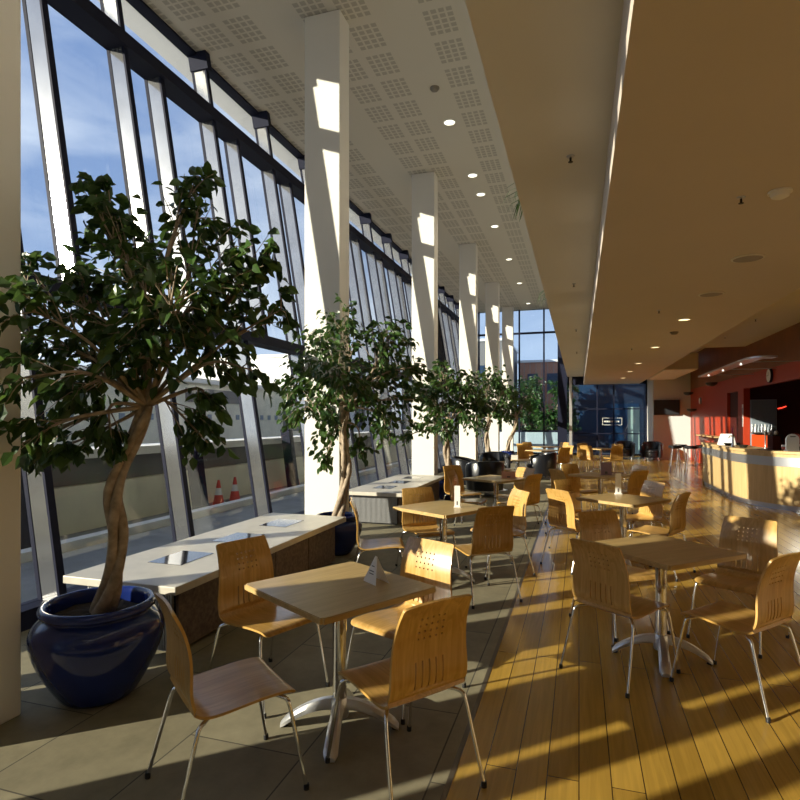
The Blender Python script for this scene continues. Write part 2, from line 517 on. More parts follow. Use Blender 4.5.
# slanted glass wall on the left
gw = empty('window_1', (xg(0), 0, 0))
struct(gw, 'tall outward leaning glass wall with pale metal fins and dark rails', 'window')
GX = xg(0)
def slant(d0):
    return lambda x, y, z: (xg(z) + x - GX, y, z)
KM = range(-8, 14)
LOWSEC = (-5, -4)
YM = lambda k: 5.09 + 1.62 * k - (0.19 if k == -3 else 0)
T1A, T1B = 5.74, 5.91
T2A, T2B = 2.66, 2.80
for k in KM:
    y = YM(k)
    m_ = link('mullion', B(0.02, 0.19, y, y + 0.06, 0.1, 6.46, f=slant(0)), MULM, gw)
    link('edge_cap', B(0.19, 0.215, y - 0.004, y + 0.064, 0.1, 6.46, f=slant(0)), NAVYM, m_)
    link('gasket', B(-0.02, 0.02, y - 0.005, y + 0.065, 0.1, 6.46, f=slant(0)), NAVYM, m_)
    link('head_block', B(-0.03, 0.26, y - 0.02, y + 0.08, 6.46, CEIL, f=slant(0)), NAVYM, gw)
    if YM(k) + 0.58 < YE:
        ys = y + 0.58
        zl = 0.1 if k in LOWSEC else T2B
        m_ = link('mullion', B(0.02, 0.19, ys, ys + 0.06, zl, T1A, f=slant(0)), MULM, gw)
        link('edge_cap', B(0.19, 0.215, ys - 0.004, ys + 0.064, zl, T1A, f=slant(0)), NAVYM, m_)
        link('gasket', B(-0.02, 0.02, ys - 0.005, ys + 0.065, zl, T1A, f=slant(0)), NAVYM, m_)
    a, b = y + 0.06, min(YM(k + 1), YE)
    link('pane', B(-0.008, 0.008, a, b, 0.14, T2A, f=slant(0)), GLASS, gw)
    if k == 8:      # solid panels added in one bay to keep sun off the television wall
        link('added_shade_panel', B(-0.02, 0.02, a, y + 0.58, T2B, T1A, f=slant(0)), NAVYM, gw)
        link('added_shade_panel', B(-0.02, 0.02, y + 0.64, b, T2B, T1A, f=slant(0)), NAVYM, gw)
    else:
        link('pane', B(-0.008, 0.008, a, y + 0.58, T2B, T1A, f=slant(0)), GLASS, gw)
        link('pane', B(-0.008, 0.008, y + 0.64, b, T2B, T1A, f=slant(0)), GLASS, gw)
    link('pane', B(-0.008, 0.008, a, b, T1B, CEIL - 0.06, f=slant(0)), GLASS, gw)
link('unseen_shade_panel', B(-0.03, 0.03, -0.62, YM(-3), 0.14, T2A, f=slant(0)), GREYP, gw)  # opaque panel added out of view to cast the wide dark floor band
link('transom', B(-0.02, 0.26, Y0, YE, T1A, T1B, f=slant(0)), NAVYM, gw)
link('transom', B(-0.02, 0.26, Y0, YE, T2A, T2B, f=slant(0)), NAVYM, gw)
link('sill_rail', B(-0.06, 0.14, Y0, YE, 0.0, 0.14, f=slant(0)), NAVYM, gw)
link('head_rail', B(-0.05, 0.11, Y0, YE, CEIL - 0.04, CEIL, f=slant(0)), NAVYM, gw)
# sloping eave outside
bm = bmesh.new()
vs = [(-5.3, CEIL + 0.04), (-6.48, 7.5), (-6.48, 7.68), (-5.3, 6.97)]
a = [bm.verts.new((x, Y0, z)) for x, z in vs]; b = [bm.verts.new((x, YE + 0.8, z)) for x, z in vs]
bm.faces.new(a); bm.faces.new(b[::-1])
for i in range(4):
    bm.faces.new((a[i], b[i], b[(i + 1) % 4], a[(i + 1) % 4]))
bmesh.ops.recalc_face_normals(bm, faces=bm.faces)
struct(link('roof_eave', bm, CREAM), 'pale sloping eave outside the top of the glass wall', 'roof')

# end glazing
ew = empty('window_2', (0, YE, 0))
struct(ew, 'end glazing with dark navy posts looking out to trees and buildings', 'window')
def EB(x0, x1, y0, y1, z0, z1, m, nm):
    return link(nm, B(x0, x1, y0, y1, z0, z1), m, ew)
for x in (-4.6, -2.7, -1.58):
    EB(x, x + 0.07, -0.06, 0.06, 0, CEIL, NAVYM, 'post')
EB(-0.93, -0.52, -0.20, 0.12, 0, CEIL, NAVYM, 'corner_post')
for x in (0.75, 1.45, 2.79):
    EB(x, x + 0.06, -0.05, 0.05, 0, 3.18, NAVYM, 'post')
EB(-0.42, -0.30, -0.30, -0.20, 0, MZ, ALU, 'pipe')
for z in (1.02, 5.58):
    EB(-5.0, -0.93, -0.04, 0.04, z, z + 0.09, NAVYM, 'transom')
for z in (0.95, 2.05):
    EB(-0.52, 2.85, -0.04, 0.04, z, z + 0.05, NAVYM, 'transom')
EB(-5.0, 2.85, -0.05, 0.05, 0, 0.08, NAVYM, 'sill_rail')
for x0, x1 in ((-5.0, -4.6), (-4.53, -2.7), (-2.63, -1.58), (-1.51, -0.93)):
    for z0, z1 in ((0.08, 1.02), (1.11, 5.58), (5.67, CEIL)):
        EB(x0, x1, -0.006, 0.006, z0, z1, GLASSB, 'pane')
for x0, x1 in ((-0.52, 0.75), (0.81, 1.45), (1.51, 2.79)):
    for z0, z1 in ((0.08, 0.95), (1.0, 2.05), (2.10, 3.18)):
        EB(x0, x1, -0.006, 0.006, z0, z1, GLASSB, 'pane')
sg = link('sign_frame', bmesh.new(), LEAFW, ew)
bm = bmesh.new()
for q in ((1.0, 1.82, 1.66, 1.675), (1.0, 1.82, 1.355, 1.37), (1.0, 1.015, 1.37, 1.66), (1.805, 1.82, 1.37, 1.66)):
    box(bm, q[0], q[1], -0.012, -0.007, q[2], q[3])
x = 1.07
for w_ in (0.035, 0.05, 0.06, 0.05, 0.03, 0.055, 0.05, 0.04, 0.05, 0.05):
    box(bm, x, x + w_, -0.012, -0.007, 1.48, 1.55)
    x += w_ + 0.018
bm.to_mesh(sg.data); bm.free()
struct(link('wall_return', B(2.85, 2.95, 24.95, YE + 0.1, 0, 3.75), WHITE), 'short return wall beside the end glazing', 'wall')
struct(link('wall_over', B(-0.5, 4.4, YE + 0.02, YE + 0.18, 3.18, 4.3), NAVYM), 'dark panel above the low end glazing', 'wall')

# ------------------------------------------------------------------ outdoors
struct(link('road', B(-60, -4.35, -30, 90, -0.4, -0.16), ROADM), 'grey tarmac road outside the glass wall', 'road')
struct(link('road', B(-4.35, 30, YE + 0.25, 90, -0.4, -0.16), ROADM), 'grey paving beyond the end glazing', 'road')
struct(link('kerb', B(-6.65, -6.45, -30, 40, -0.16, -0.04), LEDGE), 'pale kerb along the road outside', 'kerb')
bm = bmesh.new()
box(bm, -7.9, -7.4, -14, 26, -0.2, 0.56)
ww = empty('boundary_wall', (-7.5, 5, -0.16))
tag(ww, 'low beige wall with white coping across the road outside', 'wall', kind='structure')
o = link('wall_body', bm, CONC, ww); o.location = (7.5, -5, 0.16)
o = link('shade_band', B(-8.0, -7.55, -14, 26, 0.56, 0.98), CONCD, ww); o.location = (7.5, -5, 0.16)  # dark grey stands in for the shade below the coping
o = link('coping', B(-8.1, -7.3, -14, 26, 0.98, 1.12), LEDGE, ww); o.location = (7.5, -5, 0.16)
for i, y in enumerate((5.55, 9.2, 12.9, 17.0)):
    lb = ['leaning navy steel post outside behind the trunk of the nearest tree', 'leaning navy steel post outside above the middle of the near bench', 'leaning navy steel post outside near the first white column', 'leaning navy steel post outside beyond the first white column'][i]
    p = link('steel_post', B(-0.12, 0.12, -0.1, 0.1, 0, 1.5, f=lambda x, y, z: (x - 0.14 * z, y, z)), NAVYM, loc=(-6.9, y, -0.16))
    tag(p, lb, 'post', 'leaning navy posts outside')
def building(name, x0, x1, y0, y1, h, m, label, wins, roofm=LEDGE, face='X'):
    r = empty(name, ((x0 + x1) / 2, (y0 + y1) / 2, -0.16))
    tag(r, label, 'building')
    ox, oy = (x0 + x1) / 2, (y0 + y1) / 2
    link('walls', B(x0 - ox, x1 - ox, y0 - oy, y1 - oy, 0, h), m, r)
    link('parapet', B(x0 - ox - 0.1, x1 - ox + 0.1, y0 - oy - 0.1, y1 - oy + 0.1, h, h + 0.18), roofm, r)
    for (a, b, z0, z1, wm) in wins:
        if face == 'X':
            link('window', B(x1 - ox - 0.05, x1 - ox + 0.03, a - oy, b - oy, z0, z1), wm, r)
        else:
            link('window', B(a - ox, b - ox, y0 - oy - 0.03, y0 - oy + 0.05, z0, z1), wm, r)
    return r
wl = []
for k in range(40):
    y = 4 + k * 0.62
    wl.append((y, y + 0.22, 1.75, 1.95, GREYP))
wl += [(8.0, 12.5, 2.35, 2.75, CONCD), (17, 21, 2.4, 2.9, CONCD), (24, 27, 1.2, 2.2, CONCD)]
building('depot_building', -22, -13.4, -6, 30, 3.1, CONC, 'long low beige building across the road with a row of small square vents', wl)
building('white_house', -24, -15, 31, 46, 5.6, LEDGE, 'white building beyond the low beige building outside', [(33, 35, 1.2, 2.6, BLUEGL), (37, 39, 1.2, 2.6, BLUEGL), (41, 43, 1.2, 2.6, BLUEGL), (33, 35, 3.6, 4.8, BLUEGL), (37, 39, 3.6, 4.8, BLUEGL), (41, 43, 3.6, 4.8, BLUEGL)])
building('brick_building', -4.6, 3.5, 46, 54, 6.3, BRICKR, 'red brick building seen above the trees through the end glazing', [(x, x + 0.8, 3.9, 5.4, BLUEGL) for x in (-3.9, -2.4, -0.9, 0.6, 2.1)], LEDGE, 'Y')
building('navy_building', -0.3, 9.0, 32, 40, 5.0, NAVYB, 'dark navy clad building right outside the low end glazing', [(0.0, 1.0, 0.9, 2.2, BLUEGL), (1.3, 3.0, 0.5, 2.6, BLUEGL), (3.4, 5.6, 0.5, 2.6, BLUEGL), (0.0, 1.0, 2.8, 3.9, BLUEGL)], NAVYM, 'Y')
link_o = building('grey_building', -12.5, -4.9, 40, 48, 7.3, CONCD, 'grey flat roofed building outside left of the brick building', [(-8, -5.4, 4.4, 5.6, BLUEGL)], LEDGE, 'Y')
tag(link('garden_screen', B(-5.2, -0.3, 28.6, 28.7, -0.16, 0.98), LEDGE), 'low pale grey screen wall outside the end glazing', 'screen')
tag(link('pale_post', B(2.25, 2.75, 29.2, 29.6, -0.16, 2.2), mat('pale_green_panel', (0.55, 0.62, 0.48), 0.6)), 'pale green upright panel outside beside the television wall', 'panel')
def cone(x, y, label):
    c = empty('traffic_cone', (x, y, -0.16))
    c.scale = (0.78, 0.78, 0.78)
    tag(c, label, 'traffic cone', 'red and white cones in the road')
    link('base', B(-0.18, 0.18, -0.18, 0.18, 0, 0.03), BLACKP, c)
    link('body', LA([(0.15, 0.03), (0.10, 0.28)], 16), CONEM, c, True)
    link('band', LA([(0.10, 0.28), (0.066, 0.46)], 16), CARD, c, True)
    link('tip', LA([(0.066, 0.46), (0.03, 0.66), (0, 0.665)], 16), CONEM, c, True)
cone(-7.0, 9.9, 'traffic cone outside behind the middle of the near bench')
cone(-7.05, 10.55, 'traffic cone outside just beyond the one behind the bench')
cone(-7.0, 13.2, 'traffic cone outside left of the first white column')

COLS = [(-3.34, -2.85, y, y + d) for y, d in ((1.87, 0.42), (6.53, 0.31), (11.39, 0.31), (16.34, 0.31), (21.19, 0.31))]
def clear(p, m=0.07):
    if -5.3 < p.x and p.x < xg(p.z) + 0.30 and -8 < p.y < 27: return False
    return not any(a - m < p.x < b + m and c - m < p.y < d + m for a, b, c, d in COLS)
def leaf_cluster(pts_dirs, size, rnd, droop=0.6):
    """individual folded pointed leaves, returned as raw geometry"""
    V, Fc = [], []
    for p, d in pts_dirs:
        d = (d + Vector((0, 0, -droop)) + Vector((rnd.uniform(-.5, .5), rnd.uniform(-.5, .5), rnd.uniform(-.4, .3)))).normalized()
        side = d.cross(Vector((rnd.uniform(-1, 1), rnd.uniform(-1, 1), rnd.uniform(0.2, 1)))).normalized()
        nrm = side.cross(d)
        L = size * rnd.uniform(0.7, 1.25)
        Wd = L * rnd.uniform(0.27, 0.35)
        up = nrm * Wd * 0.35
        i = len(V)
        bend = nrm * (-L * 0.12)
        V += [p, p + d * L * 0.35 + side * Wd + up, p + d * L * 0.72 + side * Wd * 0.72 + up + bend * 0.5, p + d * L + bend,
              p + d * L * 0.72 - side * Wd * 0.72 + up + bend * 0.5, p + d * L * 0.35 - side * Wd + up, p + d * L * 0.35, p + d * L * 0.72 + bend * 0.4]
        Fc += [(i, i + 6, i + 1), (i + 1, i + 6, i + 7, i + 2), (i + 2, i + 7, i + 3), (i, i + 5, i + 6), (i + 5, i + 4, i + 7, i + 6), (i + 4, i + 3, i + 7)]
    return V, Fc
def tree(base, lobes, seed, label, trunk_top, trunk_r, leaves, leaf_size, group, braid=True, leafm=LEAF, name='fig_tree', zbase=0.44, sway=0.06):
    rnd = random.Random(seed)
    r = empty(name, (base[0], base[1], 0))
    tag(r, label, 'tree', group)
    b0 = Vector((base[0], base[1], zbase))
    o3 = Vector((base[0], base[1], 0))
    top = Vector(trunk_top)
    ph = rnd.random() * 6
    n = 22
    axis = []
    for i in range(n + 1):
        t = i / n
        p = b0.lerp(top, t)
        p += Vector((math.sin(t * PI * 1.6 + ph), math.cos(t * PI * 1.3 + ph), 0)) * sway * math.sin(t * PI)
        axis.append(p)
    bm = bmesh.new()
    if braid:
        for s in range(3):
            pts, rs = [], []
            for i, p in enumerate(axis):
                t = i / n
                a = s * 2 * PI / 3 + t * 5.2 + ph
                w = trunk_r * (0.85 - 0.25 * t) * (1 + 0.25 * math.sin(t * 14 + s))
                pts.append(p - o3 + Vector((math.cos(a), math.sin(a), 0)) * w)
                rs.append(trunk_r * (0.78 - 0.26 * t) * (1 + 0.5 * max(0, 0.12 - t) * 4) * (1 + 0.10 * math.sin(t * 23 + 2 * s)))
            tube(bm, pts, rs, 10)
    else:
        tube(bm, [p - o3 for p in axis], [trunk_r * (1.1 - 0.5 * i / n) for i in range(n + 1)], 10)
    link('trunk', bm, BARK, r, 'all')
    bm = bmesh.new()
    twigs = []
    wsum = sum(l[3] ** 2 for l in lobes)
    for (x, y, z, rad) in lobes:
        c = Vector((x, y, z))
        for ca, cb, cc, cd in COLS:
            if ca - .02 < c.x < cb + .02 and cc - .02 < c.y < cd + .02: c.y = cc - .05 if b0.y < cc else cd + .05
        st = axis[-1] if z > top.z - 0.3 else axis[-4]
        mid = st.lerp(c, 0.5) + Vector((rnd.uniform(-.1, .1), rnd.uniform(-.1, .1), rnd.uniform(0.02, 0.16)))
        P = catmull([st, mid, c], 5)
        k = len(P)
        tube(bm, [p - o3 for p in P], [max(0.004, trunk_r * 0.36 * (1 - 0.8 * i / k)) for i in range(k)], 7)
        m = max(7, int(leaves * rad ** 2 / wsum / 9))
        for j in range(m):
            dv = Vector((rnd.gauss(0, 1), rnd.gauss(0, 1), rnd.gauss(0, 1))).normalized()
            tip = c + dv * rad * (0.45 + 0.55 * rnd.random() ** 0.5)
            s0 = P[rnd.randrange(k // 2, k)]
            mid2 = s0.lerp(tip, 0.55) + Vector((0, 0, 0.05 * rad / 0.3))
            Q = catmull([s0, mid2, tip], 3)
            if all(clear(p, 0.0) for p in Q): tube(bm, [p - o3 for p in Q], [0.0045, 0.004, 0.0035, 0.003, 0.0025, 0.002, 0.0015][:len(Q)], 4, cap=False)
            for q in range(9):
                t = 0.35 + 0.65 * q / 8
                idx = min(len(Q) - 2, int(t * (len(Q) - 1)))
                f = t * (len(Q) - 1) - idx
                pp = Q[idx].lerp(Q[idx + 1], f) - o3
                pp += Vector((rnd.gauss(0, 1), rnd.gauss(0, 1), rnd.gauss(0, 1))) * rad * 0.10
                dd = (Q[-1] - Q[0]).normalized() * 0.6 + Vector((rnd.uniform(-1, 1), rnd.uniform(-1, 1), 0)) * 0.7
                if clear(pp + o3 + dd * 0.03) and clear(pp + o3 - Vector((0, 0, 0.05))): twigs.append((pp, dd))
    link('branches', bm, BARK, r, 'all')
    V, Fc = leaf_cluster(twigs, leaf_size, rnd)
    me = bpy.data.meshes.new('foliage')
    me.from_pydata([tuple(v) for v in V], [], Fc)
    me.materials.append(leafm)
    fo = bpy.data.objects.new('foliage', me)
    COL.objects.link(fo)
    fo.parent = r
    fo['kind'] = 'stuff'
    return r
# outdoor trees past the end glazing
rr = random.Random(5)
for i, (x, y, h, lb) in enumerate(((-5.1, 34.0, 4.1, 'bushy green tree outside the end glazing, left one of three'), (-2.9, 32.6, 4.2, 'bushy green tree outside the end glazing, middle one of three'), (-1.15, 30.6, 4.0, 'bushy green tree outside the end glazing, right one of three by the navy post'))):
    lob = []
    for k in range(16):
        z = rr.uniform(0.5, h - 0.5)
        lob.append((x + rr.uniform(-0.7, 0.7), y + rr.uniform(-0.5, 0.5), z, rr.uniform(0.45, 0.65)))
    tree((x, y), lob, 40 + i, lb, (x, y, h * 0.45), 0.09, 2600, 0.20, 'green trees past the end glazing', braid=False, leafm=HEDGE, name='garden_tree', zbase=-0.16)

# ------------------------------------------------------------------ benches
def bench(y0, y1, label):
    x0, x1 = -3.42, -2.48
    yc = (y0 + y1) / 2
    r = empty('stone_bench', ((x0 + x1) / 2, yc, 0))
    tag(r, label, 'bench', 'stone topped benches along the glass wall')
    hx, hy = (x1 - x0) / 2, (y1 - y0) / 2
    link('top', B(-hx, hx, -hy, hy, 0.445, 0.50, bev=0.006), STONETOP, r)
    link('plinth', B(-hx + 0.14, hx - 0.14, -hy + 0.16, hy - 0.14, 0.0, 0.06), BLACKP, r)
    link('core', B(-hx + 0.11, hx - 0.11, -hy + 0.13, hy - 0.11, 0.06, 0.445), NAVYM, r)
    n = 4
    L = (2 * hy - 0.24) / n
    for k in range(n):
        a = -hy + 0.13 + k * L
        link('front_panel', B(hx - 0.11, hx - 0.085, a + 0.006, a + L - 0.006, 0.03, 0.44), BENCHP, r)
    e = bmesh.new()
    nrib = 36
    for k in range(nrib):
        a = -hx + 0.11 + (2 * hx - 0.22) * k / nrib
        box(e, a, a + (2 * hx - 0.22) / nrib * 0.6, -hy + 0.105, -hy + 0.13, 0.03, 0.44)
    link('end_grille', e, PERF, r)
    link('end_panel', B(-hx + 0.11, hx - 0.11, hy - 0.11, hy - 0.085, 0.03, 0.44), BENCHP, r)
    for f in (0.24, 0.52, 0.80):
        a = -hy + 2 * hy * f
        link('inset_vent', B(-0.17, 0.13, a - 0.2, a + 0.2, 0.498, 0.503), DARKGL, r)
    return r
bench(3.05, 5.86, 'long pale stone bench nearest the large blue pot')
bench(7.95, 10.75, 'pale stone bench further back, between the first and second white columns')

# ------------------------------------------------------------------ pots and trees
def pot(x, y, s, label):
    r = empty('blue_pot', (x, y, 0))
    tag(r, label, 'plant pot', 'glazed blue tree pots')
    prof = [(0, 0), (0.19, 0), (0.205, 0.012), (0.26, 0.10), (0.325, 0.22), (0.362, 0.335), (0.365, 0.40), (0.345, 0.448), (0.305, 0.482), (0.285, 0.495),
            (0.288, 0.505), (0.312, 0.512), (0.318, 0.528), (0.310, 0.552), (0.292, 0.562), (0.272, 0.556), (0.262, 0.53), (0.262, 0.44)]
    p = link('body', LA([(a * s, b * s) for a, b in catmull([(a, b, 0) for a, b in prof], 3) for a, b in [(a, b)]] if False else [(a * s, b * s) for a, b in prof], 48), POTM, r, 'all')
    md = p.modifiers.new('smooth', 'SUBSURF'); md.levels = 1; md.render_levels = 1
    sb = bmesh.new()
    rnd = random.Random(int(y * 10))
    n = 24
    rings = []
    for j in range(5):
        rad = 0.262 * s * j / 4
        rings.append([sb.verts.new((rad * math.cos(2 * PI * k / n), rad * math.sin(2 * PI * k / n), 0.475 * s + rnd.uniform(-0.012, 0.012))) for k in range(n)] if j else [sb.verts.new((0, 0, 0.49 * s))])
    for k in range(n):
        sb.faces.new((rings[0][0], rings[1][k], rings[1][(k + 1) % n]))
        for j in range(1, 4):
            sb.faces.new((rings[j][k], rings[j + 1][k], rings[j + 1][(k + 1) % n], rings[j][(k + 1) % n]))
    link('soil', sb, SOIL, r)
pot(-2.645, 2.60, 0.97, 'large glossy navy blue pot beside the column at the picture edge')
pot(-2.74, 6.20, 0.82, 'navy blue pot at the far end of the near bench')
pot(-2.50, 11.08, 0.80, 'navy blue pot at the far end of the second bench')
pot(-2.45, 16.0, 0.80, 'navy blue pot beside the third white column')
pot(-2.50, 21.0, 0.80, 'navy blue pot beside the fourth white column')
LOB = [
 [[-2.56, 2.49, 2.77, 0.19], [-2.7, 2.56, 2.93, 0.1], [-2.14, 2.84, 2.88, 0.25], [-2.1, 2.75, 2.96, 0.11], [-2.68, 2.88, 2.58, 0.36], [-2.66, 2.46, 2.23, 0.30], [-2.03, 2.45, 2.2, 0.34], [-1.85, 2.82, 2.44, 0.26], [-1.68, 2.98, 2.23, 0.18], [-1.7, 2.87, 2.55, 0.13], [-3.08, 2.43, 2.1, 0.26], [-2.76, 2.48, 1.69, 0.22], [-3.14, 2.52, 1.4, 0.15], [-2.84, 2.51, 1.41, 0.09], [-2.78, 2.74, 1.88, 0.34], [-2.2, 2.5, 1.96, 0.3], [-2.11, 2.95, 2.04, 0.3], [-1.74, 2.75, 1.86, 0.17], [-2.03, 2.77, 1.45, 0.13], [-2.06, 2.82, 1.66, 0.13], [-2.62, 2.08, 1.78, 0.19], [-2.62, 2.10, 2.15, 0.2], [-2.64, 2.12, 1.46, 0.13], [-2.48, 2.52, 1.5, 0.13], [-3.29, 2.58, 2.49, 0.19], [-2.56, 2.6, 2.7, 0.17]],
 [[-2.64, 6.19, 2.74, 0.31], [-3.03, 6.28, 2.46, 0.39], [-2.12, 6.15, 2.44, 0.4], [-3.14, 6.03, 2.11, 0.33], [-2.57, 5.9, 2.09, 0.45], [-2.08, 6.58, 2.16, 0.34], [-2.43, 6.47, 1.88, 0.49], [-2.94, 5.89, 1.72, 0.34], [-3.38, 6.17, 1.88, 0.22], [-2.85, 6.23, 1.4, 0.29], [-2.1, 6.26, 1.52, 0.3], [-1.85, 6.44, 1.82, 0.2], [-2.86, 6.12, 1.11, 0.14], [-2.48, 6.35, 1.16, 0.16], [-1.74, 6.48, 2.23, 0.14]],
 [[-2.55, 11.05, 2.38, 0.4], [-3.04, 11.1, 2.15, 0.37], [-2.07, 10.99, 2.21, 0.39], [-2.71, 11.31, 1.83, 0.45], [-2.17, 11.17, 1.74, 0.4], [-2.93, 10.93, 1.42, 0.26], [-3.34, 10.79, 1.22, 0.16], [-1.91, 11.45, 1.88, 0.24], [-2.5, 10.85, 1.38, 0.27]],
 [[-2.39, 16.02, 2.71, 0.51], [-2.85, 16.19, 2.38, 0.46], [-2.01, 15.83, 2.41, 0.42], [-2.44, 16.32, 1.87, 0.52], [-2.74, 15.91, 1.47, 0.31], [-1.94, 16.17, 1.81, 0.34]],
 [[-2.51, 21.23, 2.51, 0.48], [-2.04, 21.69, 2.14, 0.45], [-2.75, 20.84, 1.95, 0.44], [-2.26, 21.31, 1.65, 0.37]]]
GT = 'leafy fig trees in blue pots'
tree((-2.63, 2.60), LOB[0], 1, 'largest leafy fig tree with a twisted trunk, in the nearest blue pot', (-2.36, 2.66, 1.66), 0.040, 2700, 0.083, GT, zbase=0.47)
tree((-2.72, 6.16), LOB[1], 2, 'fig tree beside the first white column at the end of the near bench', (-2.62, 6.2, 1.75), 0.045, 2600, 0.086, GT, zbase=0.38)
tree((-2.50, 11.06), LOB[2], 3, 'fig tree with pale trunk beside the second white column', (-2.45, 11.1, 1.55), 0.052, 2000, 0.10, GT, zbase=0.37)
tree((-2.45, 16.0), LOB[3], 4, 'fig tree standing behind the black armchairs by the third white column', (-2.42, 16.0, 1.6), 0.052, 1400, 0.115, GT, zbase=0.37)
tree((-2.50, 21.0), LOB[4], 5, 'furthest fig tree with a dark leaning trunk near the end glazing', (-2.2, 21.2, 1.7), 0.052, 900, 0.125, GT, zbase=0.37)

# ------------------------------------------------------------------ chairs
def make_shell(profile, i0, i1, slots, dots):
    """one stretch of the bent ply shell between two profile indices, with cut slots and dots"""
    pass
PROF = [(0.236, 0.406), (0.224, 0.422), (0.195, 0.432), (0.10, 0.432), (0.0, 0.424), (-0.09, 0.416), (-0.145, 0.418), (-0.186, 0.436), (-0.207, 0.475), (-0.213, 0.53), (-0.211, 0.60), (-0.217, 0.68), (-0.239, 0.76), (-0.274, 0.834)]
PF = catmull([(0, y, z) for y, z in PROF], 14)
SL = [0.0]
for a, b in zip(PF, PF[1:]):
    SL.append(SL[-1] + (b - a).length)
STOT = SL[-1]
def at_s(s):
    s = min(max(s, 0), STOT)
    for i in range(len(SL) - 1):
        if SL[i + 1] >= s:
            f = (s - SL[i]) / max(1e-9, SL[i + 1] - SL[i])
            return PF[i].lerp(PF[i + 1], f)
    return PF[-1]
def s_at_z(z):
    for i in range(len(PF) - 1, 0, -1):
        if PF[i - 1].z <= z <= PF[i].z:
            return SL[i - 1] + (SL[i] - SL[i - 1]) * (z - PF[i - 1].z) / (PF[i].z - PF[i - 1].z)
SB = s_at_z(0.455)
def halfw(s):
    t = s / STOT
    w = 0.203 if s < SB else 0.205 - 0.028 * min(1, (s - SB) / (STOT - SB)) ** 1.3
    for d, rr_ in ((s, 0.032), (STOT - s, 0.012)):
        if d < rr_:
            w -= rr_ - math.sqrt(max(0, rr_ * rr_ - (rr_ - d) ** 2))
    return w
def shell(s0, s1, with_holes):
    ss = [s0 + (s1 - s0) * i / 22 for i in range(23)]
    ts = [-1 + 2 * i / 12 for i in range(13)]
    holes = []
    if with_holes:
        a, b = s_at_z(0.462), s_at_z(0.582)
        for k in range(5):
            t = (k - 2) * 0.036 / 0.2
            holes.append((a, b, t - 0.020, t + 0.020))
        for j in range(4):
            sj = s_at_z(0.675 + 0.029 * j)
            for k in range(5):
                t = (k - 2) * 0.031 / 0.19
                holes.append((sj - 0.0045, sj + 0.0045, t - 0.024, t + 0.024))
    for h in holes:
        ss += [h[0], h[1]]; ts += [h[2], h[3]]
    for d in (0.003, 0.008, 0.015, 0.025, 0.04):
        for q in (d, STOT - d):
            if s0 < q < s1: ss.append(q)
    def uniq(l):
        l = sorted(l); o = [l[0]]
        for q in l[1:]:
            if q - o[-1] > 1e-4: o.append(q)
        return o
    ss, ts = uniq(ss), uniq(ts)
    TH_ = 0.0115
    bm = bmesh.new()
    G = []
    for s in ss:
        p = at_s(s)
        q0, q1 = at_s(s - 0.004), at_s(s + 0.004)
        d = (q1 - q0).normalized()
        nrm = Vector((0, d.z, -d.y))      # towards the underside / rear
        if nrm.z > 0 and s < SB: nrm = -nrm
        w = halfw(s)
        row = []
        for t in ts:
            c = 0.010 * (1 - t * t) * (1.0 if s > SB else 0.4)   # slight dish
            base = Vector((w * t, p.y, p.z)) + nrm * c
            row.append((bm.verts.new(base), bm.verts.new(base + nrm * TH_)))
        G.append(row)
    ns_, nt_ = len(ss), len(ts)
    def solid(i, j):
        if i < 0 or j < 0 or i >= ns_ - 1 or j >= nt_ - 1: return False
        cs, ct = (ss[i] + ss[i + 1]) / 2, (ts[j] + ts[j + 1]) / 2
        return not any(h[0] < cs < h[1] and h[2] < ct < h[3] for h in holes)
    for i in range(ns_ - 1):
        for j in range(nt_ - 1):
            if not solid(i, j): continue
            a, b, c, d = G[i][j], G[i][j + 1], G[i + 1][j + 1], G[i + 1][j]
            bm.faces.new((a[0], b[0], c[0], d[0]))
            bm.faces.new((d[1], c[1], b[1], a[1]))
            for (p, q, ni, nj) in ((a, b, i - 1, j), (b, c, i, j + 1), (c, d, i + 1, j), (d, a, i, j - 1)):
                if not solid(ni, nj):
                    if (ni == ns_ - 1 and s1 < STOT - 1e-6) or (ni == -1 and s0 > 1e-6): continue
                    bm.faces.new((p[0], p[1], q[1], q[0]))
    bmesh.ops.delete(bm, geom=[v for v in bm.verts if not v.link_faces], context='VERTS')
    bmesh.ops.recalc_face_normals(bm, faces=bm.faces)
    return bm
LEGS = {}
def make_chair():
    r = empty('cafe_chair', (0, 0, 0))
    link('seat', shell(0, SB, False), PLY_SEAT, r, True)
    link('backrest', shell(SB, STOT, True), PLY, r, True)
    for sx in (-1, 1):
        for front in (True, False):
            if front:
                P = [(sx * 0.10, 0.13, 0.402), (sx * 0.165, 0.165, 0.402), (sx * 0.196, 0.188, 0.392), (sx * 0.206, 0.198, 0.360), (sx * 0.216, 0.218, 0.25), (sx * 0.232, 0.262, 0.012)]
            else:
                P = [(sx * 0.10, -0.08, 0.395), (sx * 0.165, -0.135, 0.392), (sx * 0.200, -0.176, 0.380), (sx * 0.210, -0.192, 0.345), (sx * 0.219, -0.220, 0.24), (sx * 0.236, -0.282, 0.012)]
            lg = link('leg', T(catmull(P, 5), 0.0088, 10), CHROME, r, True)
            x, y = P[-1][0], P[-1][1]
            link('foot_cap', LA([(0, 0), (0.012, 0), (0.0125, 0.016), (0.0105, 0.026), (0, 0.027)], 12, (x, y, 0)), BLACKP, lg, True)
    bm = bmesh.new()
    for sx in (-1, 1):
        tube(bm, [(sx * 0.10, 0.13, 0.402), (sx * 0.10, -0.08, 0.395)], 0.0088, 8)
    tube(bm, [(-0.10, 0.03, 0.398), (0.10, 0.03, 0.398)], 0.0088, 8)
    link('under_frame', bm, CHROME, r, True)
    return r
CH0 = make_chair()
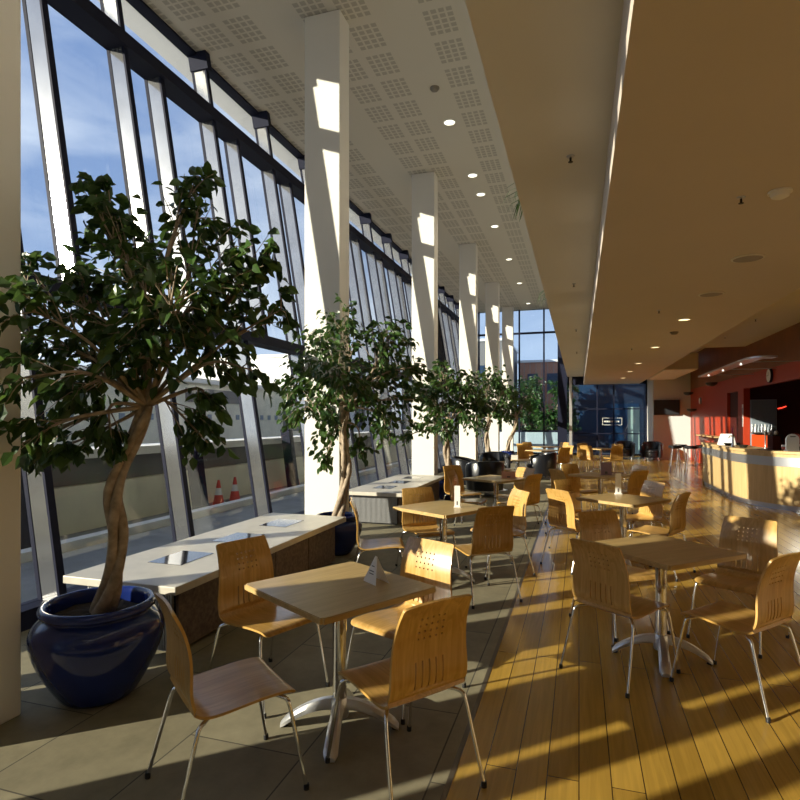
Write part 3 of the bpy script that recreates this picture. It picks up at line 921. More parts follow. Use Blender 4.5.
G1, G2, G3, G4, G5, G6, G7, G8, G9 = ('chairs at the near stone floor table', 'chairs at the near timber floor table', 'chairs at the second stone floor table', 'chairs at the second timber floor table',
    'chairs at the third stone floor table', 'chairs at the third timber floor table', 'chairs at the far timber floor table', 'chairs at the far stone floor table', 'chairs at the furthest table')
CHAIRS = [
 (-1.456, 2.129, -37.9, 'bent wood chair nearest the large blue pot, seen from its side', G1),
 (-1.750, 2.960, -111.5, 'bent wood chair with its back against the near stone bench', G1),
 (-0.978, 3.150, 156.0, 'bent wood chair tucked under the near stone floor table, sunlight on its dotted backrest', G1),
 (-0.757, 2.421, 52.6, 'bent wood chair turning its slotted back to us beside the floor strip, nearest table', G1),
 (0.249, 3.835, -37.7, 'bent wood chair with its slotted back to us, left of the near timber floor table', G2),
 (0.290, 4.670, -144.8, 'shaded bent wood chair behind the left corner of the near timber floor table', G2),
 (1.091, 4.652, 147.7, 'bent wood chair with pale sunlit backrest facing us behind the near timber floor table', G2),
 (0.885, 3.769, 49.1, 'bent wood chair at the picture edge, right front of the near timber floor table', G2),
 (-1.790, 5.020, -68.4, 'bent wood chair seen side-on beside the pot at the end of the near bench', G3),
 (-1.520, 5.780, -138.9, 'bent wood chair facing us in front of the second bench', G3),
 (-0.840, 5.080, 39.2, 'bent wood chair with brown back to us at the second stone floor table', G3),
 (-0.800, 5.940, 125.0, 'chair at the second stone floor table whose white sunlit backrest peeks past a brown one', G3),
 (-1.770, 8.900, -128.2, 'dark shaded chair at the end of the second bench', G5),
 (-1.520, 8.080, -95.0, 'chair turned side-on at the third stone floor table, in front of the shaded one', G5),
 (-0.950, 8.770, 140.7, 'chair with sunlit backrest facing us at the third stone floor table', G5),
 (-0.800, 8.040, 60.0, 'chair with brown back to us, right of the third stone floor table', G5),
 (-0.030, 6.420, -46.0, 'chair with half sunlit slotted back, left front of the second timber floor table', G4),
 (0.020, 7.170, -135.0, 'shaded chair behind the half sunlit one at the second timber floor table', G4),
 (0.650, 7.300, 122.0, 'chair with pale sunlit backrest right behind the second timber floor table', G4),
 (0.780, 6.450, 61.0, 'chair with brown back and sunlit seat right of the second timber floor table', G4),
 (-0.120, 8.950, -52.0, 'chair with sunlit back edge left front of the third timber floor table', G6),
 (0.030, 9.770, -134.0, 'chair facing us behind the left side of the third timber floor table', G6),
 (0.670, 9.150, 45.0, 'chair with brown back to us right of the third timber floor table', G6),
 (0.740, 9.900, 122.0, 'chair with bright backrest top just behind the brown back, third timber floor table', G6),
 (0.300, 17.49, -27.0, 'chair with its back to us, left front of the far timber floor table', G7),
 (0.920, 17.55, 32.0, 'chair with its back to us, right front of the far timber floor table', G7),
 (0.220, 18.55, -150.0, 'chair left behind the far timber floor table', G7),
 (1.000, 18.55, 148.0, 'chair right behind the far timber floor table', G7),
 (-0.530, 16.03, 43.0, 'chair with its back to us at the far stone floor table beyond the armchairs', G8),
 (-0.460, 17.00, 128.0, 'chair facing us on the right of the far stone floor table', G8),
 (-1.450, 17.05, -138.0, 'chair facing us on the left of the far stone floor table', G8),
 (-1.500, 19.30, -138.4, 'chair left behind the furthest table near the end glazing', G9),
 (-0.620, 19.35, 140.0, 'chair right behind the furthest table near the end glazing', G9),
 (-1.580, 18.30, -45.0, 'chair left front of the furthest table near the end glazing', G9),
]
for i, (x, y, a, lb, g) in enumerate(CHAIRS):
    c = CH0 if i == 0 else copy_tree(CH0)
    c.location = (x, y, 0)
    c.rotation_euler = (0, 0, math.radians(a))
    tag(c, lb, 'chair', g)

# ------------------------------------------------------------------ tables
def make_table():
    r = empty('cafe_table', (0, 0, 0))
    h = 0.355
    bm = bmesh.new()
    fs = box(bm, -h, h, -h, h, 0.700, 0.730)
    ve = [e for e in bm.edges if abs(e.verts[0].co.z - e.verts[1].co.z) > 0.01]
    bmesh.ops.bevel(bm, geom=ve, offset=0.012, segments=4, affect='EDGES')
    he = [e for e in bm.edges if abs(e.verts[0].co.z - e.verts[1].co.z) < 1e-5 and len(e.link_faces) == 2 and any(abs(f.normal.z) > 0.9 for f in e.link_faces) and any(abs(f.normal.z) < 0.5 for f in e.link_faces)]
    bmesh.ops.bevel(bm, geom=he, offset=0.004, segments=2, affect='EDGES')
    link('table_top', bm, TOPM, r, True)
    link('column', LA([(0.036, 0.10), (0.036, 0.690)], 24), CHROME, r, True)
    link('mounting_plate', B(-0.14, 0.14, -0.14, 0.14, 0.688, 0.700), BLACKP, r)
    link('hub', LA([(0, 0.055), (0.045, 0.06), (0.05, 0.10), (0.045, 0.145), (0.038, 0.16)], 24), ALU, r, True)
    for k in range(4):
        a = PI / 4 + k * PI / 2
        bm = bmesh.new()
        R = []
        n = 12
        for i in range(n + 1):
            t = i / n
            d = 0.02 + 0.285 * t
            z1 = 0.125 * (1 - t ** 1.9) + 0.030
            z0 = z1 - (0.055 - 0.026 * t)
            w = 0.026 + 0.010 * t
            if i == n: w *= 0.6; z1 -= 0.008
            z0 = max(z0, 0.0)
            ring = [(-w, z0), (-w * 1.0, z0 + (z1 - z0) * 0.55), (-w * 0.55, z1), (w * 0.55, z1), (w, z0 + (z1 - z0) * 0.55), (w, z0)]
            R.append([bm.verts.new((d * math.cos(a) - q * math.sin(a), d * math.sin(a) + q * math.cos(a), z)) for q, z in ring])
        for A_, B_ in zip(R, R[1:]):
            for j in range(6):
                bm.faces.new((A_[j], A_[(j + 1) % 6], B_[(j + 1) % 6], B_[j]))
        bm.faces.new(R[0][::-1]); bm.faces.new(R[-1])
        bmesh.ops.recalc_face_normals(bm, faces=bm.faces)
        lg = link('foot', bm, ALU, r, True)
        link('foot_pad', LA([(0, 0), (0.016, 0), (0.016, 0.008), (0, 0.009)], 12, (0.285 * math.cos(a), 0.285 * math.sin(a), 0)), BLACKP, lg)
    return r
TB0 = make_table()
TABLES = [
 (-1.175, 2.690, 60, 'square wooden cafe table in the front on the stone floor, tent card on it'),
 (0.52, 4.115, 43, 'square wooden cafe table in the front on the timber floor, nothing on it'),
 (-1.265, 5.410, 60, 'square wooden table on the stone floor before the second bench, slim white card on it'),
 (0.455, 6.600, 54, 'square wooden table on the timber floor with a slim upright card, behind the bare one'),
 (-1.160, 8.350, 62, 'square wooden table with a pinkish menu box, at the end of the second bench'),
 (0.320, 9.350, 56, 'square wooden table on the timber floor carrying a purple menu holder'),
 (0.620, 18.02, 50, 'distant square wooden table on the timber floor in front of the navy glazing'),
 (-0.980, 16.55, 58, 'distant square wooden table behind the right hand armchair'),
 (-1.060, 18.85, 55, 'furthest square wooden table, near the end glazing'),
]
for i, (x, y, a, lb) in enumerate(TABLES):
    t = TB0 if i == 0 else copy_tree(TB0)
    t.location = (x, y, 0)
    t.rotation_euler = (0, 0, math.radians(a))
    tag(t, lb, 'table', 'square cafe tables')

# table cards
def tent(x, y, rz, label):
    r = empty('tent_card', (x, y, 0.7305), math.radians(rz))
    tag(r, label, 'menu card')
    bm = bmesh.new()
    w, d, h = 0.062, 0.042, 0.135
    t = 0.0015
    for s in (-1, 1):
        a = [(-w, s * d, 0), (w, s * d, 0), (w * 0.12, s * 0.001, h), (-w * 0.12, s * 0.001, h)]
        vs = [bm.verts.new(p) for p in a] + [bm.verts.new((p[0], p[1] - s * t, p[2])) for p in a]
        for q in ((0, 1, 2, 3), (7, 6, 5, 4), (0, 4, 5, 1), (1, 5, 6, 2), (2, 6, 7, 3), (3, 7, 4, 0)):
            bm.faces.new([vs[i] for i in q])
    bmesh.ops.recalc_face_normals(bm, faces=bm.faces)
    link('card', bm, CARD, r)
    bm = bmesh.new()
    for k, (a, b, z) in enumerate(((-0.02, 0.02, 0.045), (-0.026, 0.02, 0.058), (-0.014, 0.012, 0.082))):
        yy = -0.042 * (1 - z / 0.135) - 0.0012
        box(bm, a, b, yy - 0.0004, yy, z, z + 0.005)
    link('print', bm, INK, r)
tent(-1.015, 2.80, -38, 'white folded tent card on the nearest table')
def upright(x, y, rz, w, h, m, label, name='menu_card'):
    r = empty(name, (x, y, 0.7305), math.radians(rz))
    tag(r, label, 'menu card')
    link('foot', B(-w * 0.6, w * 0.6, -0.022, 0.022, 0, 0.008), m, r)
    link('panel', B(-w / 2, w / 2, -0.0025, 0.0025, 0.008, h), m, r)
    bm = bmesh.new()
    box(bm, -w * 0.12, w * 0.12, -0.0034, -0.0026, h * 0.10, h * 0.28)
    link('print', bm, INK, r)
upright(-1.13, 5.43, 10, 0.055, 0.21, CARD, 'slim white upright card on the second stone floor table')
upright(0.43, 6.95, 15, 0.065, 0.24, CARDPINK if False else CARD, 'slim pale upright card on the second timber floor table')
upright(-0.98, 8.37, 15, 0.20, 0.10, CARDPINK, 'low pinkish menu box on the table by the second bench', 'menu_box')
upright(0.40, 9.30, 15, 0.17, 0.20, CARDP, 'purple grey menu holder on the third timber floor table', 'menu_holder')

# ------------------------------------------------------------------ lounge
def make_armchair():
    r = empty('tub_armchair', (0, 0, 0))
    bm = bmesh.new()
    R = []
    n = 28
    for i in range(n + 1):
        a = math.radians(-35 - 0) + (math.radians(250)) * i / n + math.radians(0)
        ang = math.radians(-215) + math.radians(250) * i / n        # open towards +y
        t = abs(i / n - 0.5) * 2
        top = 0.74 - 0.13 * t ** 2
        prof = [(0.38, 0.12), (0.405, 0.35), (0.41, top - 0.05), (0.385, top - 0.008), (0.35, top), (0.315, top - 0.02), (0.30, top - 0.07), (0.30, 0.12)]
        R.append([bm.verts.new((q * math.cos(ang), q * math.sin(ang), z)) for q, z in prof])
    for A_, B_ in zip(R, R[1:]):
        for j in range(8):
            bm.faces.new((A_[j], A_[(j + 1) % 8], B_[(j + 1) % 8], B_[j]))
    bm.faces.new(R[0][::-1]); bm.faces.new(R[-1])
    bmesh.ops.recalc_face_normals(bm, faces=bm.faces)
    link('back_shell', bm, LEATHER, r, True)
    bm = LA([(0, 0.43), (0.20, 0.43), (0.275, 0.42), (0.297, 0.39), (0.297, 0.33), (0.28, 0.31), (0, 0.31)], 36)
    for v in bm.verts:
        if v.co.y > 0: v.co.y *= 1.22
    link('seat_cushion', bm, LEATHER, r, True)
    bm = LA([(0, 0.12), (0.292, 0.12), (0.292, 0.305), (0, 0.305)], 36)
    for v in bm.verts:
        if v.co.y > 0: v.co.y *= 1.16
    link('base', bm, LEATHER, r, True)
    for x, y in ((-0.23, 0.2), (0.23, 0.2), (-0.23, -0.2), (0.23, -0.2)):
        link('leg', T([(x, y, 0.125), (x * 1.15, y * 1.15, 0.0)], 0.013, 8), CHROME, r, True)
    return r
AC0 = make_armchair()
for i, (x, y, a, lb) in enumerate((
    (-1.90, 11.95, 20, 'black leather tub armchair nearest, behind the table with the pinkish box'),
    (-2.10, 14.90, 190, 'black leather tub armchair turned to us beside the third white column'),
    (-0.97, 15.50, 100, 'black leather tub armchair on the right of the lounge group by the aisle'),
    (-2.46, 12.95, -90, 'black leather tub armchair against the second fig tree pot side of the lounge'),
    (2.72, 24.15, 170, 'lone black armchair in front of the pale television wall'),
    (1.75, 24.6, 180, 'black armchair beside the glazing, left of the television wall'))):
    c = AC0 if i == 0 else copy_tree(AC0)
    c.location = (x, y, 0); c.rotation_euler = (0, 0, math.radians(a))
    tag(c, lb, 'armchair', 'black tub armchairs')
def make_coffee():
    r = empty('coffee_table', (0, 0, 0))
    link('table_top', LA([(0, 0.455), (0.29, 0.455), (0.30, 0.465), (0.30, 0.475), (0.29, 0.482), (0, 0.482)], 36), TOPM, r, True)
    link('column', LA([(0.03, 0.03), (0.03, 0.455)], 16), CHROME, r, True)
    link('base', LA([(0, 0), (0.2, 0), (0.2, 0.012), (0.05, 0.03), (0, 0.032)], 28), ALU, r, True)
    return r
CT0 = make_coffee()
for i, (x, y, lb) in enumerate(((-1.72, 12.85, 'low round wooden table between the black armchairs, nearer one'), (-1.60, 15.95, 'low round wooden table with a white card, further into the lounge'))):
    c = CT0 if i == 0 else copy_tree(CT0)
    c.location = (x, y, 0)
    tag(c, lb, 'coffee table', 'low round lounge tables')
r = empty('menu_card', (-1.70, 15.90, 0.4825), 0.3)
tag(r, 'small white upright card on the further low lounge table', 'menu card')
link('panel', B(-0.09, 0.09, -0.003, 0.003, 0, 0.13), CARD, r)
r = empty('menu_card', (-1.66, 12.9, 0.4825), 0.3)
tag(r, 'small white upright card on the nearer low lounge table', 'menu card')
link('panel', B(-0.06, 0.06, -0.003, 0.003, 0, 0.17), CARD, r)

# ------------------------------------------------------------------ bar
PATH = [(2.9, 15.55), (2.9, 14.4), (2.9, 13.4), (2.92, 12.8), (2.99, 12.3), (3.13, 11.9), (3.36, 11.56), (3.68, 11.28), (4.1, 11.06), (4.7, 10.9), (5.5, 10.82), (6.4, 10.8)]
PATH = [(p.x, p.y) for p in catmull([(x, y, 0) for x, y in PATH], 4)]
bar = empty('bar_counter', (3.1, 13.0, 0))
tag(bar, 'curved pale wood bar counter with a wide steel band', 'bar counter')
def bp(nm, o0, o1, z0, z1, m):
    bm = bmesh.new()
    strip(bm, PATH, o0, o1, z0, z1)
    o = link(nm, bm, m, bar, True)
    o.location = (-3.1, -13.0, 0)
# the inside of the counter lies on the left hand of the path when walking along it (towards +x)
bp('front_panel', 0.0, -0.03, 0.09, 0.985, BARW)
bp('steel_band', 0.012, -0.005, 0.765, 0.925, STEEL)
bp('counter_top', 0.03, -0.62, 0.985, 1.03, BARW)
bp('kick_plate', -0.03, -0.05, 0.0, 0.09, STEEL)
bp('inner_panel', -0.53, -0.56, 0.0, 0.985, DKRED)
o = link('end_panel', B(2.9, 3.46, 15.52, 15.55, 0, 0.985), BARW, bar); o.location = (-3.1, -13, 0)
# suspended canopy
can = empty('bar_canopy', (3.0, 14.0, 2.7))
tag(can, 'slim curved silver canopy hanging over the bar', 'canopy')
CP = [(3.02, 16.8), (3.0, 15), (2.98, 13.2), (2.98, 12.3), (3.03, 11.95), (3.16, 11.8), (3.42, 11.8)]
CP = [(p.x, p.y) for p in catmull([(x, y, 0) for x, y in CP], 4)]
bm = bmesh.new(); strip(bm, CP, 0.0, -0.26, 2.715, 2.75)
o = link('panel', bm, STEEL, can, True); o.location = (-3.0, -14, -2.7)
for y in (16.3, 14.6, 12.9):
    o = link('bracket', T([(3.2, y, 2.735), (4.2, y, 2.735)], 0.008, 6), STEEL, can); o.location = (-3.0, -14, -2.7)
for y in (16, 14.5, 13):
    o = link('spotlight', LA([(0, 0.02), (0.015, 0.02), (0.02, 0.045), (0, 0.045)], 14, (3.12, y, 2.672)), LAMPON, can, True); o.location = (-3.0, -14, -2.7)
# things on the counter
ZC = 1.031
r = empty('till', (3.15, 14.3, ZC), math.radians(80))
tag(r, 'white and grey tapered till unit at the far end of the bar counter', 'till')
def taper(nm, x0, x1, y0, y1, z0, z1, k, m, parent):
    bm = bmesh.new()
    box(bm, x0, x1, y0, y1, z0, z1, f=lambda x, y, z: (x * (1 - k * (z - z0) / (z1 - z0)), y * (1 - k * (z - z0) / (z1 - z0)), z))
    return link(nm, bm, m, parent)
taper('body', -0.22, 0.22, -0.18, 0.18, 0, 0.24, 0.35, CARD, r)
link('screen', B(-0.10, 0.10, -0.16, -0.145, 0.06, 0.2), DARKGL, r)
link('keypad', B(-0.17, 0.17, -0.25, -0.17, 0, 0.05), BLACKP, r)
r = empty('beer_font', (3.02, 13.2, ZC))
tag(r, 'beer font with a round pink badge on the bar counter', 'beer tap')
link('stem', LA([(0.035, 0), (0.03, 0.02), (0.02, 0.04), (0.02, 0.27), (0, 0.28)], 16), CHROME, r, True)
bm = LA([(0, -0.012), (0.075, -0.012), (0.08, 0), (0.075, 0.012), (0, 0.012)], 24)
for v in bm.verts: v.co = Vector((v.co.x * 0.3 + v.co.z * 0.95, v.co.z * -0.3 + v.co.x * 0.95, v.co.y + 0.33))
link('badge', bm, PINKB, r, True)
bm = LA([(0, -0.014), (0.045, -0.014), (0.045, 0.014), (0, 0.014)], 20)
for v in bm.verts: v.co = Vector((v.co.x * 0.3 + v.co.z * 0.95, v.co.z * -0.3 + v.co.x * 0.95, v.co.y + 0.33))
link('badge_centre', bm, CARD, r, True)
link('tap_handle', T([(0.02, 0, 0.22), (-0.06, -0.02, 0.22), (-0.08, -0.02, 0.17)], 0.012, 8), CHROME, r)
r = empty('ice_bucket_shield', (3.62, 11.72, ZC), math.radians(20))
tag(r, 'rounded grey metal panel with a slot handle standing on the bar counter', 'panel')
bm = bmesh.new()
pl = [(-0.12, 0), (0.12, 0)] + [(0.12 * math.cos(t), 0.20 + 0.10 * math.sin(t)) for t in [PI * k / 12 for k in range(13)]]
prism(bm, pl, -0.012, 0.012)
for v in bm.verts: v.co = Vector((v.co.x, v.co.z, v.co.y))
link('panel', bm, STEEL, r, True)
link('slot', B(-0.05, 0.05, -0.014, 0.014, 0.245, 0.262), BLACKP, r)
link('foot', B(-0.12, 0.12, -0.05, 0.05, 0, 0.012), STEEL, r)
r = empty('drinks_box', (3.42, 12.0, ZC), math.radians(20))
tag(r, 'dark red box beside the rounded grey panel on the bar', 'box')
link('body', B(-0.08, 0.08, -0.08, 0.08, 0, 0.26, bev=0.01), DKRED, r)
link('lid', B(-0.085, 0.085, -0.085, 0.085, 0.26, 0.28), BLACKP, r)
for i, (x, y, lb) in enumerate(((3.1, 12.75, 'small dark bowl on the bar left of the dark red box'), (3.06, 13.75, 'small dark bowl on the bar beside the till'))):
    b_ = link('bowl', LA([(0, 0), (0.05, 0), (0.09, 0.05), (0.085, 0.055), (0.045, 0.012), (0, 0.01)], 20), BLACKP, None, True, (x, y, ZC))
    tag(b_, lb, 'bowl', 'dark bowls on the bar')
for i, x in enumerate((3.30, 3.24, 3.2)):
    g_ = link('tap_pump', LA([(0.025, 0), (0.02, 0.02), (0.014, 0.05), (0.014, 0.26), (0.03, 0.28), (0.03, 0.34), (0, 0.35)], 14), STEEL, None, True, (x + 0.25, 12.35 + i * 0.14, ZC))
    tag(g_, ['steel beer pump beside the dark red box, right one of three', 'steel beer pump on the bar, middle one of three', 'steel beer pump on the bar, left one of three'][i], 'beer tap', 'steel beer pumps')
# bar recess contents
r = empty('bottle_fridge', (4.67, 17.18, 0.0))
tag(r, 'grey glass fronted drinks cabinet in the bar recess', 'cabinet')
link('carcass', B(-0.32, 0.28, -0.02, 0.16, 0.0, 2.12), GREYP, r)
link('glass_door', B(-0.30, 0.26, -0.035, -0.02, 1.24, 2.10), mat('grey_glass', (0.22, 0.26, 0.30), 0.12), r)
link('lower_panel', B(-0.30, 0.10, -0.035, -0.02, 0.86, 1.20), ORANGE, r)
link('steel_panel', B(0.11, 0.26, -0.035, -0.02, 0.86, 1.20), STEEL, r)
rb = random.Random(3)
for k in range(7):
    x = 4.36 + k * 0.075
    b_ = link('glass_bottle', LA([(0, 0), (0.026, 0), (0.028, 0.10), (0.012, 0.16), (0.012, 0.21), (0, 0.212)], 12), [STEEL, CARD, GREYP][k % 3], None, True, (x, 17.085, 1.262))
    tag(b_, 'small pale bottle on the ledge before the grey drinks cabinet', 'bottle', 'bottles before the grey drinks cabinet')
tag(link('bottle_ledge', B(4.345, 4.95, 17.03, 17.142, 1.235, 1.261), STEEL), 'thin steel ledge under the row of bottles in the bar recess', 'shelf')
r = empty('neon_sign', (5.1, 17.32, 1.9))
tag(r, 'small glowing red neon stroke in the dark bar recess', 'neon sign')
link('tube', T([(-0.09, -0.03, -0.02), (0.0, -0.03, 0.0), (0.10, -0.03, 0.04)], 0.015, 8), NEON, r)
link('backing', B(-0.14, 0.14, -0.015, 0.02, -0.06, 0.08), DKRED, r)
r = empty('back_bar', (5.6, 17.0, 0))
tag(r, 'dark back counter inside the bar recess', 'counter')
link('body', B(-0.62, 1.2, -0.2, 0.33, 0, 0.9), DKRED, r)
link('worktop', B(-0.64, 1.22, -0.22, 0.34, 0.9, 0.94), STEEL, r)
# red wall fittings
def clock(y, z, rad, label, nm='wall_clock', hands=True):
    r = empty(nm, (4.2, y, z))
    tag(r, label, 'clock' if hands else 'wall disc')
    def disc(rr, x0, x1, m, n_):
        bm = LA([(0, 0), (rr, 0), (rr, x1 - x0), (0, x1 - x0)], 32)
        for v in bm.verts: v.co = Vector((-v.co.z - x0, v.co.x, v.co.y))
        bmesh.ops.recalc_face_normals(bm, faces=bm.faces)
        link(n_, bm, m, r, True)
    disc(rad, 0.0, 0.05, NAVYM if hands else GREYP, 'case')
    disc(rad * 0.9, 0.05, 0.054, CARD, 'dial')
    if hands:
        link('hour_hand', B(-0.058, -0.055, -0.006, 0.006, 0, rad * 0.5), INK, r)
        link('minute_hand', B(-0.061, -0.058, -0.004, rad * 0.7, -0.005, 0.004), INK, r)
clock(14.97, 2.6, 0.165, 'round white clock on the red wall above the bar opening')
clock(22.8, 2.27, 0.12, 'small round white disc on the far part of the red wall', 'wall_disc', False)
for i, (y, z, lb) in enumerate(((20.2, 2.74, 'dark bowl shaped wall light on the red wall under the canopy end'), (24.2, 2.62, 'dark bowl shaped wall light high near the corner of the red wall'), (23.5, 1.97, 'dark bowl shaped wall light lower near the corner of the red wall'))):
    bm = LA([(0, -0.09), (0.10, -0.07), (0.16, -0.02), (0.175, 0.03), (0.165, 0.03), (0.15, -0.01), (0, -0.06)], 24)
    o = link('wall_light', bm, BLACKP, None, True, (4.02, y, z))
    tag(o, lb, 'wall light', 'dark wall lights on the red wall')
r = empty('notice_panel', (4.19, 17.28, 1.75))
tag(r, 'narrow white notice on the edge of the bar opening', 'notice')
link('sheet', B(-0.006, 0.0, -0.06, 0.06, -0.35, 0.25), CARD, r)
link('print', B(-0.008, -0.006, -0.04, 0.04, 0.0, 0.16), GREYP, r)
# television
r = empty('television', (3.33, 24.79, 2.08))
tag(r, 'flat black television on the pale end wall', 'television')
link('bezel', B(-0.47, 0.47, -0.10, -0.03, -0.30, 0.30, bev=0.012), BLACKP, r)
link('screen', B(-0.44, 0.44, -0.104, -0.099, -0.26, 0.27), SCREEN, r)
link('wall_bracket', B(-0.12, 0.12, -0.03, 0.0, -0.12, 0.12), STEEL, r)
# bar stools
def make_stool():
    r = empty('bar_stool', (0, 0, 0))
    link('seat', LA([(0, 0.74), (0.16, 0.74), (0.185, 0.76), (0.185, 0.80), (0.16, 0.825), (0, 0.83)], 28), LEATHER, r, True)
    for k in range(4):
        a = PI / 4 + k * PI / 2
        link('leg', T([(0.11 * math.cos(a), 0.11 * math.sin(a), 0.745), (0.22 * math.cos(a), 0.22 * math.sin(a), 0.0)], 0.012, 8), CHROME, r, True)
    bm = bmesh.new()
    P = [(0.185 * math.cos(2 * PI * k / 24), 0.185 * math.sin(2 * PI * k / 24), 0.25) for k in range(25)]
    tube(bm, P, 0.008, 6, cap=False)
    link('foot_ring', bm, CHROME, r, True)
    return r
ST0 = make_stool()
for i, (x, y, lb) in enumerate(((2.72, 18.5, 'black topped chrome bar stool furthest left of the stool group'), (3.12, 18.35, 'black topped chrome bar stool in the middle, closest to the bar end'), (3.5, 18.9, 'black topped chrome bar stool nearest the red wall'), (3.0, 19.3, 'black topped chrome bar stool at the back of the stool group'))):
    c = ST0 if i == 0 else copy_tree(ST0)
    c.location = (x, y, 0)
    tag(c, lb, 'bar stool', 'chrome bar stools at the end of the bar')
r = empty('wall_shelf', (4.2, 20.6, 1.06))
tag(r, 'narrow pale wood drinks shelf along the red wall behind the stools', 'shelf')
link('board', B(-0.32, 0, -1.5, 1.5, -0.02, 0.02), BARW, r)
for y in (-1.2, 0, 1.2):
    link('bracket', B(-0.25, 0, y - 0.02, y + 0.02, -0.16, -0.02), STEEL, r)

# ------------------------------------------------------------------ ceiling fittings
def downlight(x, y, z, label, group, lens, rad=0.085, power=None):
    r = empty('downlight', (x, y, z))
    tag(r, label, 'ceiling light', group)
    link('rim', LA([(rad, -0.0005), (rad * 1.25, -0.001), (rad * 1.25, -0.012), (rad, -0.016)], 24), CARD, r, True)
    link('lens', LA([(0, -0.008), (rad, -0.008), (rad, -0.0005), (0, -0.0005)], 24), lens, r)
    if power:
        l = bpy.data.lights.new('downlight_lamp', 'SPOT')
        l.energy = power; l.spot_size = math.radians(95); l.spot_blend = 0.6; l.color = (1.0, 0.86, 0.62); l.shadow_soft_size = rad
        lo = bpy.data.objects.new('lamp', l); COL.objects.link(lo); lo.parent = r; lo.location = (0, 0, -0.03)
HI = [(9.58, 'first'), (11.8, 'second'), (12.85, 'third'), (15.08, 'fourth'), (18.31, 'fifth'), (21.63, 'sixth'), (25.5, 'seventh')]
for y, nth in HI:
    downlight(-2.13, y, CEIL, '%s lit downlight from the camera in the row on the high perforated ceiling' % nth, 'downlights on the high ceiling', LAMPON, 0.09, 40)
for i, (y, lb) in enumerate(((9.92, 'nearest lit warm downlight in the lowered soffit'), (13.5, 'second lit warm downlight in the lowered soffit'), (17.2, 'third lit warm downlight in the lowered soffit'), (20.0, 'fourth lit warm downlight in the lowered soffit'), (23.0, 'furthest lit warm downlight in the lowered soffit'))):
    downlight(1.59, y, 3.18, lb, 'warm downlights in the lowered soffit', LAMPWARM, 0.085, 22 if i < 3 else 90)
def flat_disc(nm, x, y, z, rad, label, cat, group, m=GREYV, h=0.03):
    r = empty(nm, (x, y, z))
    tag(r, label, cat, group)
    link('rim', LA([(rad * 0.86, -0.0005), (rad, -0.001), (rad, -h * 0.5), (rad * 0.86, -h)], 28), CREAM, r, True)
    link('grille', LA([(0, -h * 0.9), (rad * 0.86, -h * 0.9), (rad * 0.86, -0.0005), (0, -0.0005)], 28), m, r)
flat_disc('ceiling_speaker', 1.59, 6.37, 3.18, 0.15, 'nearer round grey speaker in the lowered soffit', 'ceiling speaker', 'round speakers in the soffit', h=0.012)
flat_disc('ceiling_speaker', 1.60, 8.05, 3.18, 0.15, 'further round grey speaker in the lowered soffit', 'ceiling speaker', 'round speakers in the soffit', h=0.012)
def detector(x, y, z, label, m=CARD):
    r = empty('smoke_detector', (x, y, z))
    tag(r, label, 'smoke detector', 'smoke detectors')
    link('base', LA([(0, -0.0005), (0.075, -0.0005), (0.075, -0.015), (0, -0.015)], 24), m, r, True)
    link('dome', LA([(0.062, -0.015), (0.055, -0.04), (0.03, -0.052), (0, -0.053)], 24), m, r, True)
detector(1.34, 4.58, 3.18, 'white smoke detector in the soffit, close to the picture edge')
detector(1.65, 11.33, 3.18, 'smoke detector in the soffit beyond the two speakers', GREYV)
detector(-2.13, 8.53, CEIL, 'grey smoke detector on the high ceiling before the downlights', GREYV)
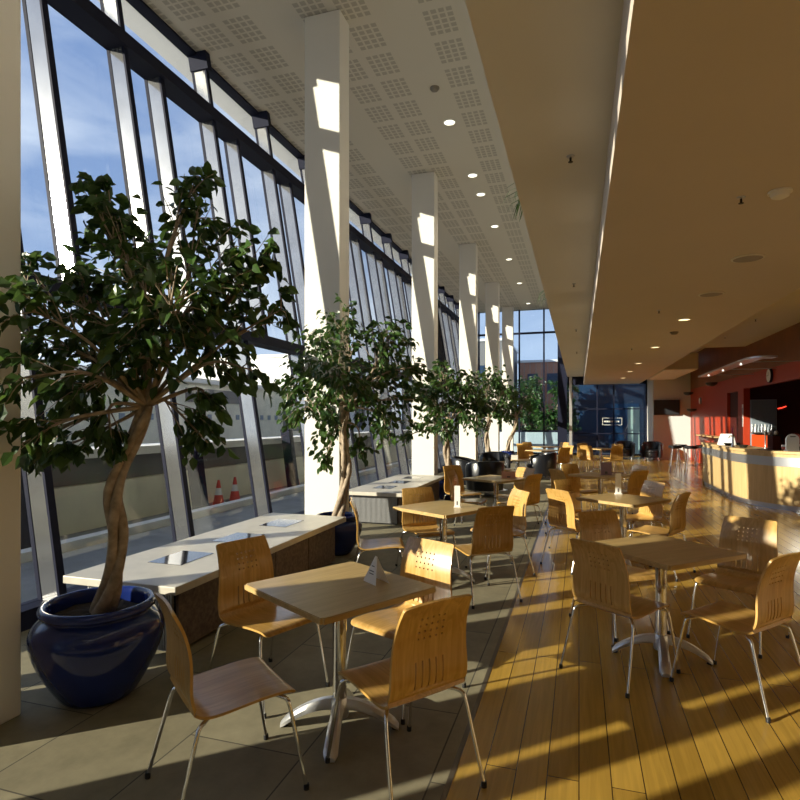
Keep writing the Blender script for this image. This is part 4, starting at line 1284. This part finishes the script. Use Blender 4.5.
SPK = [(-0.06, 4.42, MZ, 'nearest sprinkler on the pale upper floor underside'), (-0.07, 8.57, MZ, 'second sprinkler on the pale upper floor underside'), (-0.06, 12.9, MZ, 'third sprinkler on the pale upper floor underside'), (-0.06, 17.2, MZ, 'fourth sprinkler on the pale upper floor underside'),
       (1.11, 4.62, 3.18, 'nearest sprinkler on the lowered soffit'), (1.11, 9.0, 3.18, 'second sprinkler on the lowered soffit, before the lit downlights'), (1.12, 13.57, 3.18, 'third sprinkler on the lowered soffit'), (3.25, 12.5, 3.53, 'nearer sprinkler on the raised ceiling by the red wall'), (3.25, 14.9, 3.53, 'further sprinkler on the raised ceiling by the red wall')]
sp0 = None
for x, y, z, lb in SPK:
    if sp0 is None:
        sp0 = empty('sprinkler', (0, 0, 0))
        link('plate', LA([(0, -0.0005), (0.03, -0.0005), (0.027, -0.008), (0, -0.012)], 18), STEEL, sp0, True)
        link('stem', LA([(0.008, -0.012), (0.008, -0.04), (0, -0.04)], 10), BLACKP, sp0)
        link('deflector', LA([(0, -0.046), (0.018, -0.046), (0.018, -0.043), (0, -0.04)], 14), BLACKP, sp0)
        s_ = sp0
    else:
        s_ = copy_tree(sp0)
    s_.location = (x, y, z)
    tag(s_, lb, 'sprinkler', 'ceiling sprinklers')
# spiky plants on the ledge of the upper floor
def spiky(y, label, seed):
    rnd = random.Random(seed)
    r = empty('spiky_plant', (-0.40, y, MZ + 0.2))
    tag(r, label, 'plant', 'spiky plants on the upper ledge')
    link('pot', LA([(0, 0), (0.07, 0), (0.09, 0.12), (0.08, 0.12), (0, 0.11)], 18), BLACKP, r, True)
    bm = bmesh.new()
    for k in range(22):
        a = rnd.uniform(0.55 * PI, 1.45 * PI); L = rnd.uniform(0.22, 0.42); up = rnd.uniform(0.0, 0.22)
        d = Vector((math.cos(a), math.sin(a), 0)); sd = Vector((-d.y, d.x, 0)) * 0.014
        P = [Vector((0, 0, 0.10)), d * L * 0.4 + Vector((0, 0, 0.12 + up)), d * L * 0.8 + Vector((0, 0, 0.06 + up * 0.8)), d * L + Vector((0, 0, (-0.06 if d.x < -0.6 else 0.05) + up * 0.4))]
        wv = [0.6, 1, 0.7, 0.05]
        vs = [(bm.verts.new(p + sd * w), bm.verts.new(p - sd * w)) for p, w in zip(P, wv)]
        for q, s in zip(vs, vs[1:]):
            bm.faces.new((q[0], q[1], s[1], s[0]))
    link('leaves', bm, LEAF, r)
spiky(5.95, 'small spiky plant leaning over the edge of the upper floor, nearer one', 1)
spiky(10.9, 'small spiky plant leaning over the edge of the upper floor, further one', 2)
